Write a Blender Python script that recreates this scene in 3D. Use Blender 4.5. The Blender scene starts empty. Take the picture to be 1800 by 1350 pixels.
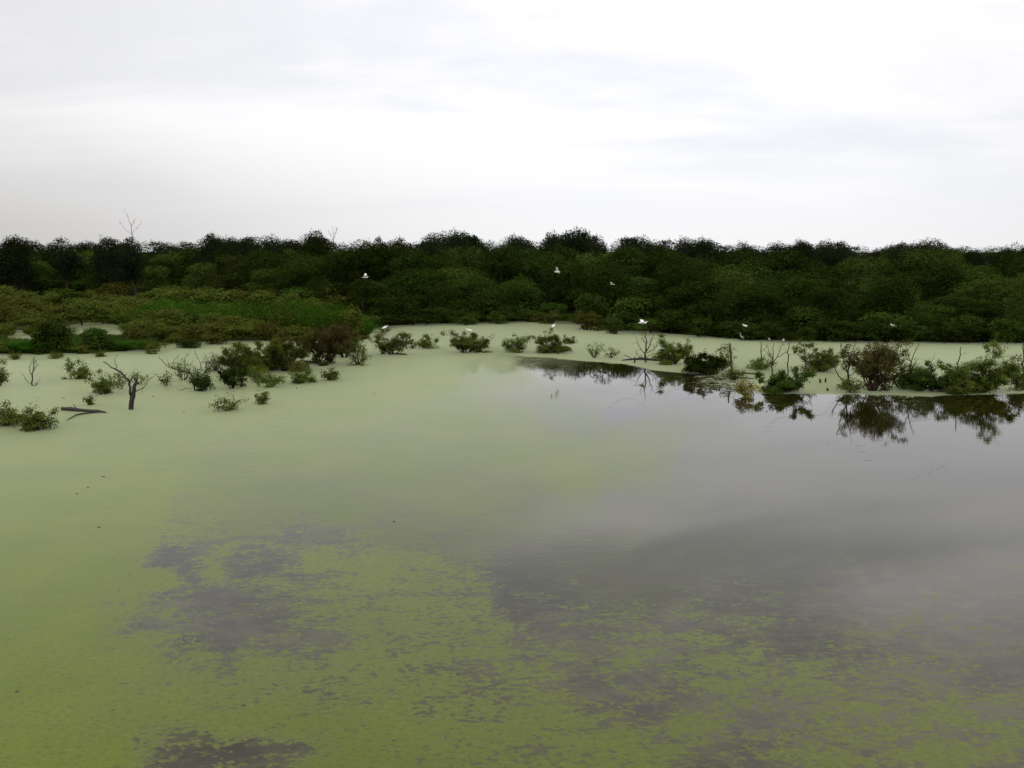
import bpy, math, random
import numpy as np
from mathutils import Vector, Matrix

random.seed(7)
R = math.radians
scn = bpy.context.scene
COL = scn.collection

# ------------------------------------------------------------------ camera
CAM_H = 8.0          # eye height above the water
FPX = 1729.0         # focal length in photo pixels (1800 wide)
PITCH = math.atan((675 - 440) / FPX)
cam = bpy.data.cameras.new('camera')
cam.sensor_width = 36.0
cam.lens = 36.0 * FPX / 1800.0
cam.clip_start = 0.1
cam.clip_end = 6000.0
cam_o = bpy.data.objects.new('camera', cam)
COL.objects.link(cam_o)
cam_o.location = (0, 0, CAM_H)
cam_o.rotation_euler = (math.pi / 2 - PITCH, 0, 0)
scn.camera = cam_o

# ------------------------------------------------------------------ render settings
scn.view_settings.view_transform = 'Standard'
scn.view_settings.look = 'None'
scn.view_settings.exposure = 0.0
scn.view_settings.gamma = 1.0
scn.view_settings.use_curve_mapping = False
scn.render.engine = 'CYCLES'
scn.cycles.use_denoising = True
scn.cycles.max_bounces = 6
scn.cycles.diffuse_bounces = 3
scn.cycles.glossy_bounces = 3
scn.cycles.transparent_max_bounces = 12
scn.cycles.caustics_reflective = False
scn.cycles.caustics_refractive = False

# ------------------------------------------------------------------ node helpers
class NT:
    """small wrapper for building node trees"""
    def __init__(s, tree):
        s.t = tree
        s.n = tree.nodes
        s.l = tree.links
    def new(s, kind, **kw):
        n = s.n.new(kind)
        for k, v in kw.items():
            setattr(n, k, v)
        return n
    def put(s, sock, v):
        if isinstance(v, bpy.types.NodeSocket):
            s.l.new(v, sock)
        else:
            sock.default_value = v
    def math(s, op, a, b=0.0, c=0.0, clamp=False):
        n = s.new('ShaderNodeMath', operation=op, use_clamp=clamp)
        s.put(n.inputs[0], a); s.put(n.inputs[1], b); s.put(n.inputs[2], c)
        return n.outputs[0]
    def vmath(s, op, a, b=(0, 0, 0)):
        n = s.new('ShaderNodeVectorMath', operation=op)
        s.put(n.inputs[0], a); s.put(n.inputs[1], b)
        return n.outputs['Value'] if op in ('DOT_PRODUCT', 'LENGTH', 'DISTANCE') else n.outputs[0]
    def noise(s, vec, scale, detail=4.0, rough=0.55, dist=0.0):
        n = s.new('ShaderNodeTexNoise')
        s.put(n.inputs['Vector'], vec)
        n.inputs['Scale'].default_value = scale
        n.inputs['Detail'].default_value = detail
        n.inputs['Roughness'].default_value = rough
        n.inputs['Distortion'].default_value = dist
        return n.outputs['Fac']
    def ramp(s, v, a, b, lo=0.0, hi=1.0):
        n = s.new('ShaderNodeMapRange', interpolation_type='SMOOTHSTEP')
        s.put(n.inputs['Value'], v); s.put(n.inputs['From Min'], a); s.put(n.inputs['From Max'], b)
        s.put(n.inputs['To Min'], lo); s.put(n.inputs['To Max'], hi)
        return n.outputs['Result']
    def mix(s, f, a, b):
        n = s.new('ShaderNodeMix', data_type='RGBA')
        s.put(n.inputs['Factor'], f)
        s.put(n.inputs[6], a if isinstance(a, bpy.types.NodeSocket) else (*a, 1.0))
        s.put(n.inputs[7], b if isinstance(b, bpy.types.NodeSocket) else (*b, 1.0))
        return n.outputs[2]

# ------------------------------------------------------------------ sky
SUN_EL, SUN_AZ = R(52), R(150)      # high, behind thin cloud, over the viewer's right shoulder
world = bpy.data.worlds.new('World')
scn.world = world
world.use_nodes = True
w = NT(world.node_tree)
w.n.clear()
out = w.new('ShaderNodeOutputWorld')
bg = w.new('ShaderNodeBackground')
bg.inputs['Strength'].default_value = 0.1
w.l.new(bg.outputs[0], out.inputs[0])
sky = w.new('ShaderNodeTexSky', sky_type='NISHITA')
sky.sun_disc = False
sky.sun_elevation = SUN_EL
sky.sun_rotation = SUN_AZ
tc = w.new('ShaderNodeTexCoord')
sep = w.new('ShaderNodeSeparateXYZ')
w.l.new(tc.outputs['Generated'], sep.inputs[0])
den = w.math('ADD', w.math('MAXIMUM', sep.outputs[2], 0.0), 0.22)
cx = w.math('DIVIDE', sep.outputs[0], den)
cy = w.math('DIVIDE', sep.outputs[1], den)
comb = w.new('ShaderNodeCombineXYZ')
w.put(comb.inputs[0], w.math('MULTIPLY', cx, 0.62))
w.put(comb.inputs[1], w.math('MULTIPLY', cy, 1.25))
comb.inputs[2].default_value = 3.7
n1 = w.noise(comb.outputs[0], 1.15, 5.0, 0.52, 0.5)
n2 = w.noise(comb.outputs[0], 3.4, 5.0, 0.6, 0.3)
nn = w.math('ADD', w.math('MULTIPLY', n1, 0.75), w.math('MULTIPLY', n2, 0.25))
cl = w.ramp(nn, 0.36, 0.60)
cloud = w.mix(cl, (7.9, 8.0, 8.5), (9.7, 9.55, 9.7))
# the layer is thicker, so greyer, towards the west (left of the view)
west = w.ramp(sep.outputs[0], -0.62, 0.12)
cloud = w.mix(west, w.mix(cl, (8.3, 8.2, 8.25), (9.6, 9.4, 9.4)), cloud)
# thin cloud near the horizon is a flat grey veil
veil = w.ramp(sep.outputs[2], 0.0, 0.15)
cloud = w.mix(veil, w.mix(west, (5.8, 5.65, 5.6), (8.5, 8.5, 8.7)), cloud)
# overhead the cloud base is seen face on: more contrast, brighter gaps
high = w.mix(cl, (8.6, 8.5, 8.7), (15.0, 14.5, 14.5))
cloud = w.mix(w.ramp(sep.outputs[2], 0.19, 0.33), cloud, high)
# the cloud is thinnest straight ahead, where it glows almost white
gd = Vector((0.075, 1.0, 0.20)).normalized()
glow = w.ramp(w.vmath('DOT_PRODUCT', tc.outputs['Generated'], tuple(gd)), math.cos(R(34)), math.cos(R(4)), 1.0, 1.15)
hs = w.new('ShaderNodeHueSaturation')
w.put(hs.inputs['Color'], cloud); w.put(hs.inputs['Value'], glow)
skymix = w.mix(0.93, sky.outputs[0], hs.outputs[0])
w.l.new(skymix, bg.inputs['Color'])

sun = bpy.data.lights.new('sun', 'SUN')
sun.energy = 0.5
sun.angle = R(35)
sun.color = (1.0, 0.96, 0.9)
sun_o = bpy.data.objects.new('sun', sun)
COL.objects.link(sun_o)
sdir = Vector((math.sin(SUN_AZ) * math.cos(SUN_EL), math.cos(SUN_AZ) * math.cos(SUN_EL), math.sin(SUN_EL)))
sun_o.rotation_euler = sdir.to_track_quat('Z', 'Y').to_euler()
sun_o.location = sdir * 300

# ------------------------------------------------------------------ places
SP, CP = math.sin(PITCH), math.cos(PITCH)

def at(px, py, z=0.0):
    """point of the level plane z that lies under photo pixel (px, py)"""
    u, v = (px - 900) / FPX, (675 - py) / FPX
    d = Vector((u, CP + v * SP, -SP + v * CP))
    t = (z - CAM_H) / d.z
    return Vector((d.x * t, d.y * t, z))

def at_far(px, py, Y):
    """point at distance Y seen at (px, py)"""
    u, v = (px - 900) / FPX, (675 - py) / FPX
    d = Vector((u, CP + v * SP, -SP + v * CP))
    t = Y / d.y
    return Vector((d.x * t, Y, CAM_H + d.z * t))

def proj(x, y, z=0.0):
    x = np.asarray(x, float); y = np.asarray(y, float)
    dz = y * CP - (z - CAM_H) * SP
    vv = y * SP + (z - CAM_H) * CP
    dz = np.maximum(dz, 0.5)
    return 900 + FPX * x / dz, 675 - FPX * vv / dz

def mpp(Y):
    return Y / FPX          # metres per photo pixel at distance Y

SHORE = [(-900, 622), (0, 622), (130, 620), (270, 613), (300, 603), (450, 598), (600, 602), (640, 598), (655, 577),
         (700, 571), (850, 566), (930, 562), (1000, 565), (1060, 577), (1130, 582), (1230, 590), (1300, 596),
         (1400, 599), (1800, 602), (2700, 606)]
SX, SY = np.array(SHORE, float).T

def smooth(a, b, x):
    t = np.clip((x - a) / (b - a), 0, 1)
    return t * t * (3 - 2 * t)

def vnoise(x, y, seed=0):
    """cheap smooth value noise"""
    xi, yi = np.floor(x).astype(np.int64), np.floor(y).astype(np.int64)
    fx, fy = x - xi, y - yi
    fx, fy = fx * fx * (3 - 2 * fx), fy * fy * (3 - 2 * fy)
    def h(a, b):
        n = (a * 374761393 + b * 668265263 + seed * 982451653) & 0x7fffffff
        n = ((n ^ (n >> 13)) * 1274126177) & 0x7fffffff
        return ((n ^ (n >> 16)) & 0xffff) / 65535.0
    a, b, c, d = h(xi, yi), h(xi + 1, yi), h(xi, yi + 1), h(xi + 1, yi + 1)
    return (a * (1 - fx) + b * fx) * (1 - fy) + (c * (1 - fx) + d * fx) * fy

def shore_depth(px):
    py = np.interp(px, SX, SY)
    v = (675 - py) / FPX
    return -CAM_H * (CP + v * SP) / (-SP + v * CP)

def ground_z(x, y):
    x = np.asarray(x, float); y = np.asarray(y, float)
    px, py = proj(x, y, 0.0)
    s = y - shore_depth(px) + 1.6 * (vnoise(x / 2.3, y / 2.3, 5) - 0.5)
    z = -0.7 + smooth(-4.0, 2.0, s) * 0.95 + np.clip(s, 0, 60) * 0.008
    # two small pools inside the left bank
    for ex, ey, rx, ry in ((42, 592, 40, 14), (165, 581, 62, 15), (330, 607, 60, 6)):
        e = ((px - ex) / rx) ** 2 + ((py - ey) / ry) ** 2
        z = z - 0.9 * (1 - smooth(0.5, 1.3, e)) * (z > -0.3)
    return np.where(y < 30, -0.7, z)

def gz(x, y):
    return float(ground_z(np.array([x]), np.array([y]))[0])

# ------------------------------------------------------------------ materials
MATS = {}
def mat(name):
    m = bpy.data.materials.new(name)
    m.use_nodes = True
    t = NT(m.node_tree)
    t.n.clear()
    o = t.new('ShaderNodeOutputMaterial')
    return m, t, o

def leaf_mat(name, a, b, trans=0.28, dry=None, var=0.9):
    m, t, o = mat(name)
    g = t.new('ShaderNodeNewGeometry')
    oi = t.new('ShaderNodeObjectInfo')
    tcn = t.new('ShaderNodeTexCoord')
    clump = t.ramp(t.noise(tcn.outputs['Object'], 0.9, 2.0), 0.35, 0.65)
    f = t.math('ADD', t.math('MULTIPLY', g.outputs['Random Per Island'], 0.38), t.math('MULTIPLY', clump, 0.62))
    c = t.mix(f, a, b)
    if dry:
        c = t.mix(t.math('MULTIPLY', t.math('GREATER_THAN', g.outputs['Random Per Island'], 0.9), 0.8), c, dry)
    hsv = t.new('ShaderNodeHueSaturation')
    t.put(hsv.inputs['Color'], c)
    t.put(hsv.inputs['Value'], t.math('ADD', t.math('MULTIPLY', oi.outputs['Random'], var), 1.05 - var / 2))
    t.put(hsv.inputs['Hue'], t.math('ADD', t.math('MULTIPLY', oi.outputs['Random'], 0.028), 0.492))
    p = t.new('ShaderNodeBsdfPrincipled')
    t.put(p.inputs['Base Color'], hsv.outputs[0])
    p.inputs['Roughness'].default_value = 0.55
    p.inputs['Specular IOR Level'].default_value = 0.0
    tr = t.new('ShaderNodeBsdfTranslucent')
    t.put(tr.inputs['Color'], hsv.outputs[0])
    ms = t.new('ShaderNodeMixShader')
    ms.inputs[0].default_value = trans
    t.l.new(p.outputs[0], ms.inputs[1]); t.l.new(tr.outputs[0], ms.inputs[2])
    t.l.new(ms.outputs[0], o.inputs[0])
    MATS[name] = m
    return m

leaf_mat('leaf_dark', (0.012, 0.021, 0.003), (0.038, 0.055, 0.009), var=0.7)
leaf_mat('leaf_skyline', (0.012, 0.018, 0.007), (0.026, 0.036, 0.014), var=0.5)
leaf_mat('leaf_olive', (0.033, 0.049, 0.008), (0.080, 0.106, 0.020), var=0.7)
leaf_mat('leaf_mid', (0.024, 0.044, 0.007), (0.060, 0.092, 0.015), var=0.7)
leaf_mat('leaf_vivid', (0.026, 0.068, 0.006), (0.062, 0.138, 0.012), var=0.5)
leaf_mat('leaf_brown', (0.050, 0.054, 0.010), (0.102, 0.106, 0.020), dry=(0.10, 0.075, 0.02), var=0.6)
leaf_mat('leaf_olive_bush', (0.052, 0.070, 0.010), (0.118, 0.145, 0.025), dry=(0.14, 0.10, 0.03), var=0.35)
leaf_mat('leaf_russet', (0.046, 0.042, 0.014), (0.096, 0.088, 0.026), dry=(0.11, 0.065, 0.03), var=0.4)
leaf_mat('leaf_bush', (0.056, 0.078, 0.011), (0.132, 0.160, 0.028), dry=(0.14, 0.12, 0.04), var=0.45)
leaf_mat('leaf_lime', (0.066, 0.095, 0.014), (0.130, 0.170, 0.030))
leaf_mat('leaf_yellow', (0.11, 0.105, 0.02), (0.22, 0.185, 0.04), dry=(0.24, 0.12, 0.04))
leaf_mat('blade_green', (0.030, 0.054, 0.008), (0.064, 0.098, 0.018))

def wood_mat(name, a, b, rough=0.85):
    m, t, o = mat(name)
    tcn = t.new('ShaderNodeTexCoord')
    n = t.noise(tcn.outputs['Object'], 9.0, 5.0, 0.65)
    p = t.new('ShaderNodeBsdfPrincipled')
    t.put(p.inputs['Base Color'], t.mix(t.ramp(n, 0.35, 0.7), a, b))
    p.inputs['Roughness'].default_value = rough
    p.inputs['Specular IOR Level'].default_value = 0.2
    bp = t.new('ShaderNodeBump')
    bp.inputs['Strength'].default_value = 0.5
    bp.inputs['Distance'].default_value = 0.02
    t.put(bp.inputs['Height'], n)
    t.l.new(bp.outputs[0], p.inputs['Normal'])
    t.l.new(p.outputs[0], o.inputs[0])
    MATS[name] = m
wood_mat('bark', (0.035, 0.028, 0.020), (0.075, 0.060, 0.045))
wood_mat('bark_red', (0.050, 0.026, 0.020), (0.10, 0.060, 0.045))
wood_mat('dead_wood', (0.026, 0.022, 0.020), (0.070, 0.058, 0.054))
wood_mat('dead_wood_pale', (0.16, 0.14, 0.14), (0.30, 0.27, 0.27))

def plain(name, c, rough=0.6, var=0.12):
    m, t, o = mat(name)
    tcn = t.new('ShaderNodeTexCoord')
    n = t.noise(tcn.outputs['Object'], 14.0, 3.0)
    p = t.new('ShaderNodeBsdfPrincipled')
    t.put(p.inputs['Base Color'], t.mix(n, tuple(x * (1 - var) for x in c), tuple(min(1, x * (1 + var)) for x in c)))
    p.inputs['Roughness'].default_value = rough
    t.l.new(p.outputs[0], o.inputs[0])
    MATS[name] = m
plain('white_feather', (0.80, 0.79, 0.76))
plain('grey_feather', (0.34, 0.31, 0.26))
plain('bill_yellow', (0.55, 0.36, 0.06), 0.4)
plain('leg_black', (0.03, 0.03, 0.03), 0.5)
plain('floating_leaf', (0.06, 0.045, 0.025), 0.6)

# water: murky brown body under a mirror surface
def water_bsdf(t, pos, weed=None):
    n = t.noise(pos, 0.25, 4.0)
    p = t.new('ShaderNodeBsdfPrincipled')
    body = t.mix(t.ramp(n, 0.35, 0.65), (0.009, 0.008, 0.001), (0.014, 0.012, 0.002))
    if weed is not None:                                 # sunken weed just under the surface
        body = t.mix(weed, body, (0.034, 0.036, 0.008))
    t.put(p.inputs['Base Color'], body)
    p.inputs['Roughness'].default_value = 0.01
    p.inputs['IOR'].default_value = 1.33
    p.inputs['Specular Tint'].default_value = (0.55, 0.50, 0.28, 1)     # reflection colour itself warmed and dimmed where the water is seen steeply
    calm = t.ramp(t.noise(pos, 0.07, 2.0), 0.42, 0.62)
    rip = t.new('ShaderNodeMapping')
    t.put(rip.inputs['Vector'], pos)
    rip.inputs['Scale'].default_value = (0.8, 2.2, 1)
    h = t.math('MULTIPLY', t.noise(rip.outputs[0], 1.6, 3.0, 0.55), t.math('ADD', t.math('MULTIPLY', calm, 0.8), 0.2))
    bp = t.new('ShaderNodeBump')
    bp.inputs['Strength'].default_value = 0.16
    bp.inputs['Distance'].default_value = 0.012
    t.put(bp.inputs['Height'], h)
    t.l.new(bp.outputs[0], p.inputs['Normal'])
    return p.outputs[0]
m, t, o = mat('water')
g = t.new('ShaderNodeNewGeometry')
t.l.new(water_bsdf(t, g.outputs['Position']), o.inputs[0])
MATS['water'] = m

# duckweed: thin floating film, its cover and its patchiness stored on the sheet
m, t, o = mat('duckweed')
g = t.new('ShaderNodeNewGeometry')
pos = g.outputs['Position']
ac = t.new('ShaderNodeAttribute', attribute_name='cover').outputs['Fac']
ak = t.new('ShaderNodeAttribute', attribute_name='patchy').outputs['Fac']
mp = t.new('ShaderNodeMapping')
t.put(mp.inputs['Vector'], pos)
mp.inputs['Rotation'].default_value = (0, 0, R(-14))
mp.inputs['Scale'].default_value = (0.62, 0.9, 1)
big = t.noise(mp.outputs[0], 1.9, 9.0, 0.66, 0.5)
mid = t.noise(mp.outputs[0], 8.5, 6.0, 0.66, 0.3)
fine = t.noise(pos, 38.0, 3.0, 0.6)
v = t.math('ADD', t.math('MULTIPLY', t.math('SUBTRACT', big, 0.5), 1.7), t.math('MULTIPLY', t.math('SUBTRACT', mid, 0.5), 2.1))
drift = t.noise(mp.outputs[0], 0.5, 4.0, 0.6, 0.8)
v = t.math('ADD', v, t.math('MULTIPLY', t.math('SUBTRACT', fine, 0.5), 0.35))
v = t.math('ADD', v, t.math('MULTIPLY', t.math('SUBTRACT', drift, 0.5), 0.5))
clumps = t.ramp(t.math('ADD', ac, v), 0.43, 0.58, 0.0, 0.97)
film = t.math('ADD', ac, t.math('MULTIPLY', t.math('SUBTRACT', fine, 0.5), 0.5), clamp=True)
film = t.math('ADD', film, t.math('MULTIPLY', t.math('SUBTRACT', big, 0.5), 0.35), clamp=True)
mk = t.new('ShaderNodeMix', data_type='FLOAT')
t.put(mk.inputs[0], ak); t.put(mk.inputs[2], film); t.put(mk.inputs[3], clumps)
mask = t.math('MULTIPLY', mk.outputs[0], t.ramp(ac, 0.0, 0.12), clamp=True)
tone = t.noise(pos, 0.22, 5.0, 0.6)
c = t.mix(t.ramp(tone, 0.35, 0.65), (0.093, 0.130, 0.007), (0.127, 0.153, 0.015))
c = t.mix(t.ramp(t.noise(pos, 2.3, 5.0, 0.65), 0.55, 0.75, 0, 0.35), c, (0.10, 0.105, 0.022))
c = t.mix(t.ramp(fine, 0.36, 0.64, 0, 0.5), c, (0.070, 0.104, 0.012))
# thin, half sunken weed is duller than the closed carpet
thin = t.math('MULTIPLY', t.ramp(t.math('ADD', ac, t.math('MULTIPLY', v, 0.35)), 0.45, 1.3, 0.75, 0.0), ak)
c = t.mix(thin, c, (0.098, 0.108, 0.040))
st = t.new('ShaderNodeMapping')
t.put(st.inputs['Vector'], pos)
st.inputs['Rotation'].default_value = (0, 0, R(-8))
st.inputs['Scale'].default_value = (0.12, 0.9, 1)
c = t.mix(t.ramp(t.noise(st.outputs[0], 1.0, 6.0, 0.65), 0.50, 0.72, 0, 0.30), c, (0.085, 0.100, 0.022))
c = t.mix(t.ramp(t.noise(pos, 5.5, 4.0, 0.6), 0.66, 0.74, 0, 0.55), c, (0.060, 0.066, 0.020))
fl = t.noise(t.vmath('ADD', mp.outputs[0], (5.0, 71.0, 0)), 13.0, 5.0, 0.66, 0.4)
c = t.mix(t.math('MULTIPLY', t.ramp(fl, 0.52, 0.66), t.math('ADD', t.math('MULTIPLY', ak, 0.5), 0.06)), c, (0.050, 0.058, 0.020))
c = t.mix(t.math('MULTIPLY', t.ramp(fl, 0.46, 0.30), t.math('MULTIPLY', ak, 0.5)), c, (0.155, 0.175, 0.050))
p = t.new('ShaderNodeBsdfPrincipled')
t.put(p.inputs['Base Color'], c)
p.inputs['Roughness'].default_value = 0.5
p.inputs['Specular IOR Level'].default_value = 0.02
p.inputs['Sheen Weight'].default_value = 0.80
p.inputs['Sheen Roughness'].default_value = 0.3
p.inputs['Sheen Tint'].default_value = (0.93, 1.0, 0.72, 1)
bp = t.new('ShaderNodeBump')
bp.inputs['Strength'].default_value = 0.25
bp.inputs['Distance'].default_value = 0.004
t.put(bp.inputs['Height'], fine)
t.l.new(bp.outputs[0], p.inputs['Normal'])
ms = t.new('ShaderNodeMixShader')
t.put(ms.inputs[0], mask)
sm = t.vmath('ADD', mp.outputs[0], (37.0, 11.0, 0))
v2 = t.math('ADD', t.math('MULTIPLY', t.math('SUBTRACT', t.noise(sm, 2.6, 8.0, 0.68, 0.6), 0.5), 2.4), t.math('MULTIPLY', t.math('SUBTRACT', fine, 0.5), 0.5))
sunk = t.math('MULTIPLY', t.ramp(t.math('ADD', ac, v2), 0.12, 0.62), ak)
t.l.new(water_bsdf(t, pos, sunk), ms.inputs[1]); t.l.new(p.outputs[0], ms.inputs[2])
t.l.new(ms.outputs[0], o.inputs[0])
MATS['duckweed'] = m

m, t, o = mat('ground')
g = t.new('ShaderNodeNewGeometry')
n = t.noise(g.outputs['Position'], 0.5, 6.0, 0.65)
p = t.new('ShaderNodeBsdfPrincipled')
c = t.mix(t.ramp(n, 0.35, 0.65), (0.026, 0.032, 0.007), (0.048, 0.058, 0.012))
t.put(p.inputs['Base Color'], c)
p.inputs['Roughness'].default_value = 0.95
p.inputs['Specular IOR Level'].default_value = 0.03
t.l.new(p.outputs[0], o.inputs[0])
MATS['ground'] = m

# ------------------------------------------------------------------ mesh helpers
class MB:
    def __init__(s):
        s.v, s.f = [], []
    def tube(s, pts, rad, sides=6, cap=True):
        pts = [Vector(p) for p in pts]
        n0 = len(s.v)
        k = len(pts)
        up = Vector((0.13, 0.91, 0.39)).normalized()
        for i, p in enumerate(pts):
            d = (pts[min(i + 1, k - 1)] - pts[max(i - 1, 0)])
            d = d.normalized() if d.length > 1e-9 else Vector((0, 0, 1))
            a = d.cross(up)
            if a.length < 0.05:
                a = d.cross(Vector((1, 0, 0)))
            a.normalize()
            b = d.cross(a)
            r = rad[i] if hasattr(rad, '__len__') else rad
            rx, ry = r if isinstance(r, tuple) else (r, r)
            for j in range(sides):
                q = 2 * math.pi * j / sides
                s.v.append(p + a * (math.cos(q) * rx) + b * (math.sin(q) * ry))
        for i in range(k - 1):
            for j in range(sides):
                a0 = n0 + i * sides + j
                a1 = n0 + i * sides + (j + 1) % sides
                s.f.append((a0, a1, a1 + sides, a0 + sides))
        if cap:
            s.f.append(tuple(n0 + j for j in range(sides - 1, -1, -1)))
            s.f.append(tuple(n0 + (k - 1) * sides + j for j in range(sides)))
    def mesh(s, name, material, smooth_=True):
        me = bpy.data.meshes.new(name)
        me.from_pydata([tuple(p) for p in s.v], [], s.f)
        me.materials.append(MATS[material])
        if smooth_:
            me.polygons.foreach_set('use_smooth', [True] * len(me.polygons))
        me.update()
        return me

def quads(name, V, material):
    """mesh of separate quads from an (n, 4, 3) array"""
    V = np.asarray(V, np.float32)
    n = len(V)
    me = bpy.data.meshes.new(name)
    me.vertices.add(n * 4)
    me.vertices.foreach_set('co', V.reshape(-1))
    me.loops.add(n * 4)
    me.loops.foreach_set('vertex_index', np.arange(n * 4, dtype=np.int32))
    me.polygons.add(n)
    me.polygons.foreach_set('loop_start', np.arange(0, n * 4, 4, dtype=np.int32))
    me.update(calc_edges=True)
    me.materials.append(MATS[material])
    me.validate()
    return me

def leaves(rng, P, out_dir, size, aspect=0.55, droop=0.2):
    """folded diamond leaves at points P, roughly facing out_dir"""
    n = len(P)
    nrm = out_dir + rng.normal(0, 0.5, (n, 3)) + np.array([0, 0, 0.4])
    nrm /= np.linalg.norm(nrm, axis=1, keepdims=True) + 1e-9
    d = rng.normal(0, 1, (n, 3)) - np.array([0, 0, droop])
    d -= nrm * np.sum(d * nrm, axis=1, keepdims=True)
    d /= np.linalg.norm(d, axis=1, keepdims=True) + 1e-9
    sd = np.cross(nrm, d)
    L = size * rng.uniform(0.65, 1.35, (n, 1))
    W = L * aspect * rng.uniform(0.8, 1.2, (n, 1)) * 0.5
    fold = nrm * W * 0.5
    mid = P + d * L * 0.45
    return np.stack([P, mid + sd * W + fold, P + d * L, mid - sd * W + fold], axis=1)

def tag(o, label=None, cat=None, group=None, kind=None):
    if label: o['label'] = label
    if cat: o['category'] = cat
    if group: o['group'] = group
    if kind: o['kind'] = kind
    return o

def put(name, me, parent=None, loc=(0, 0, 0)):
    o = bpy.data.objects.new(name, me)
    COL.objects.link(o)
    o.location = loc
    if parent is not None:
        o.parent = parent
    return o

def empty(name, loc, rz=0.0, scale=(1, 1, 1)):
    o = bpy.data.objects.new(name, None)
    o.empty_display_size = 0.3
    COL.objects.link(o)
    o.location = loc
    o.rotation_euler = (0, 0, rz)
    o.scale = scale
    return o

# ------------------------------------------------------------------ the ground, the water and its duckweed
def grid_mesh(name, xs, ys, zf, material):
    X, Y = np.meshgrid(xs, ys)
    Z = zf(X, Y)
    V = np.stack([X, Y, Z], -1).reshape(-1, 3)
    nx, ny = len(xs), len(ys)
    I = np.arange(nx * ny).reshape(ny, nx)
    F = np.stack([I[:-1, :-1], I[:-1, 1:], I[1:, 1:], I[1:, :-1]], -1).reshape(-1, 4)
    me = bpy.data.meshes.new(name)
    me.from_pydata(V.tolist(), [], F.tolist())
    me.materials.append(MATS[material])
    me.polygons.foreach_set('use_smooth', [True] * len(me.polygons))
    me.update()
    return me

xs = np.concatenate([[-3000, -1500, -700, -350], np.arange(-180, 181, 1.6), [350, 700, 1500, 3000]])
ys = np.concatenate([[-3000, -1000, -300, -60, 0, 25], np.arange(40, 150, 0.8), np.arange(150, 260, 5.0), [320, 500, 900, 1700, 3500]])
tag(put('ground', grid_mesh('ground', xs, ys, lambda X, Y: np.where(Y < -80, -0.7, ground_z(X, Y)), 'ground')), kind='structure')

mb = MB()
mb.v = [(-400, -200, 0), (400, -200, 0), (400, 200, 0), (-400, 200, 0)]
mb.f = [(0, 1, 2, 3)]
tag(put('water', mb.mesh('water', 'water', False)), kind='structure')

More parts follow.
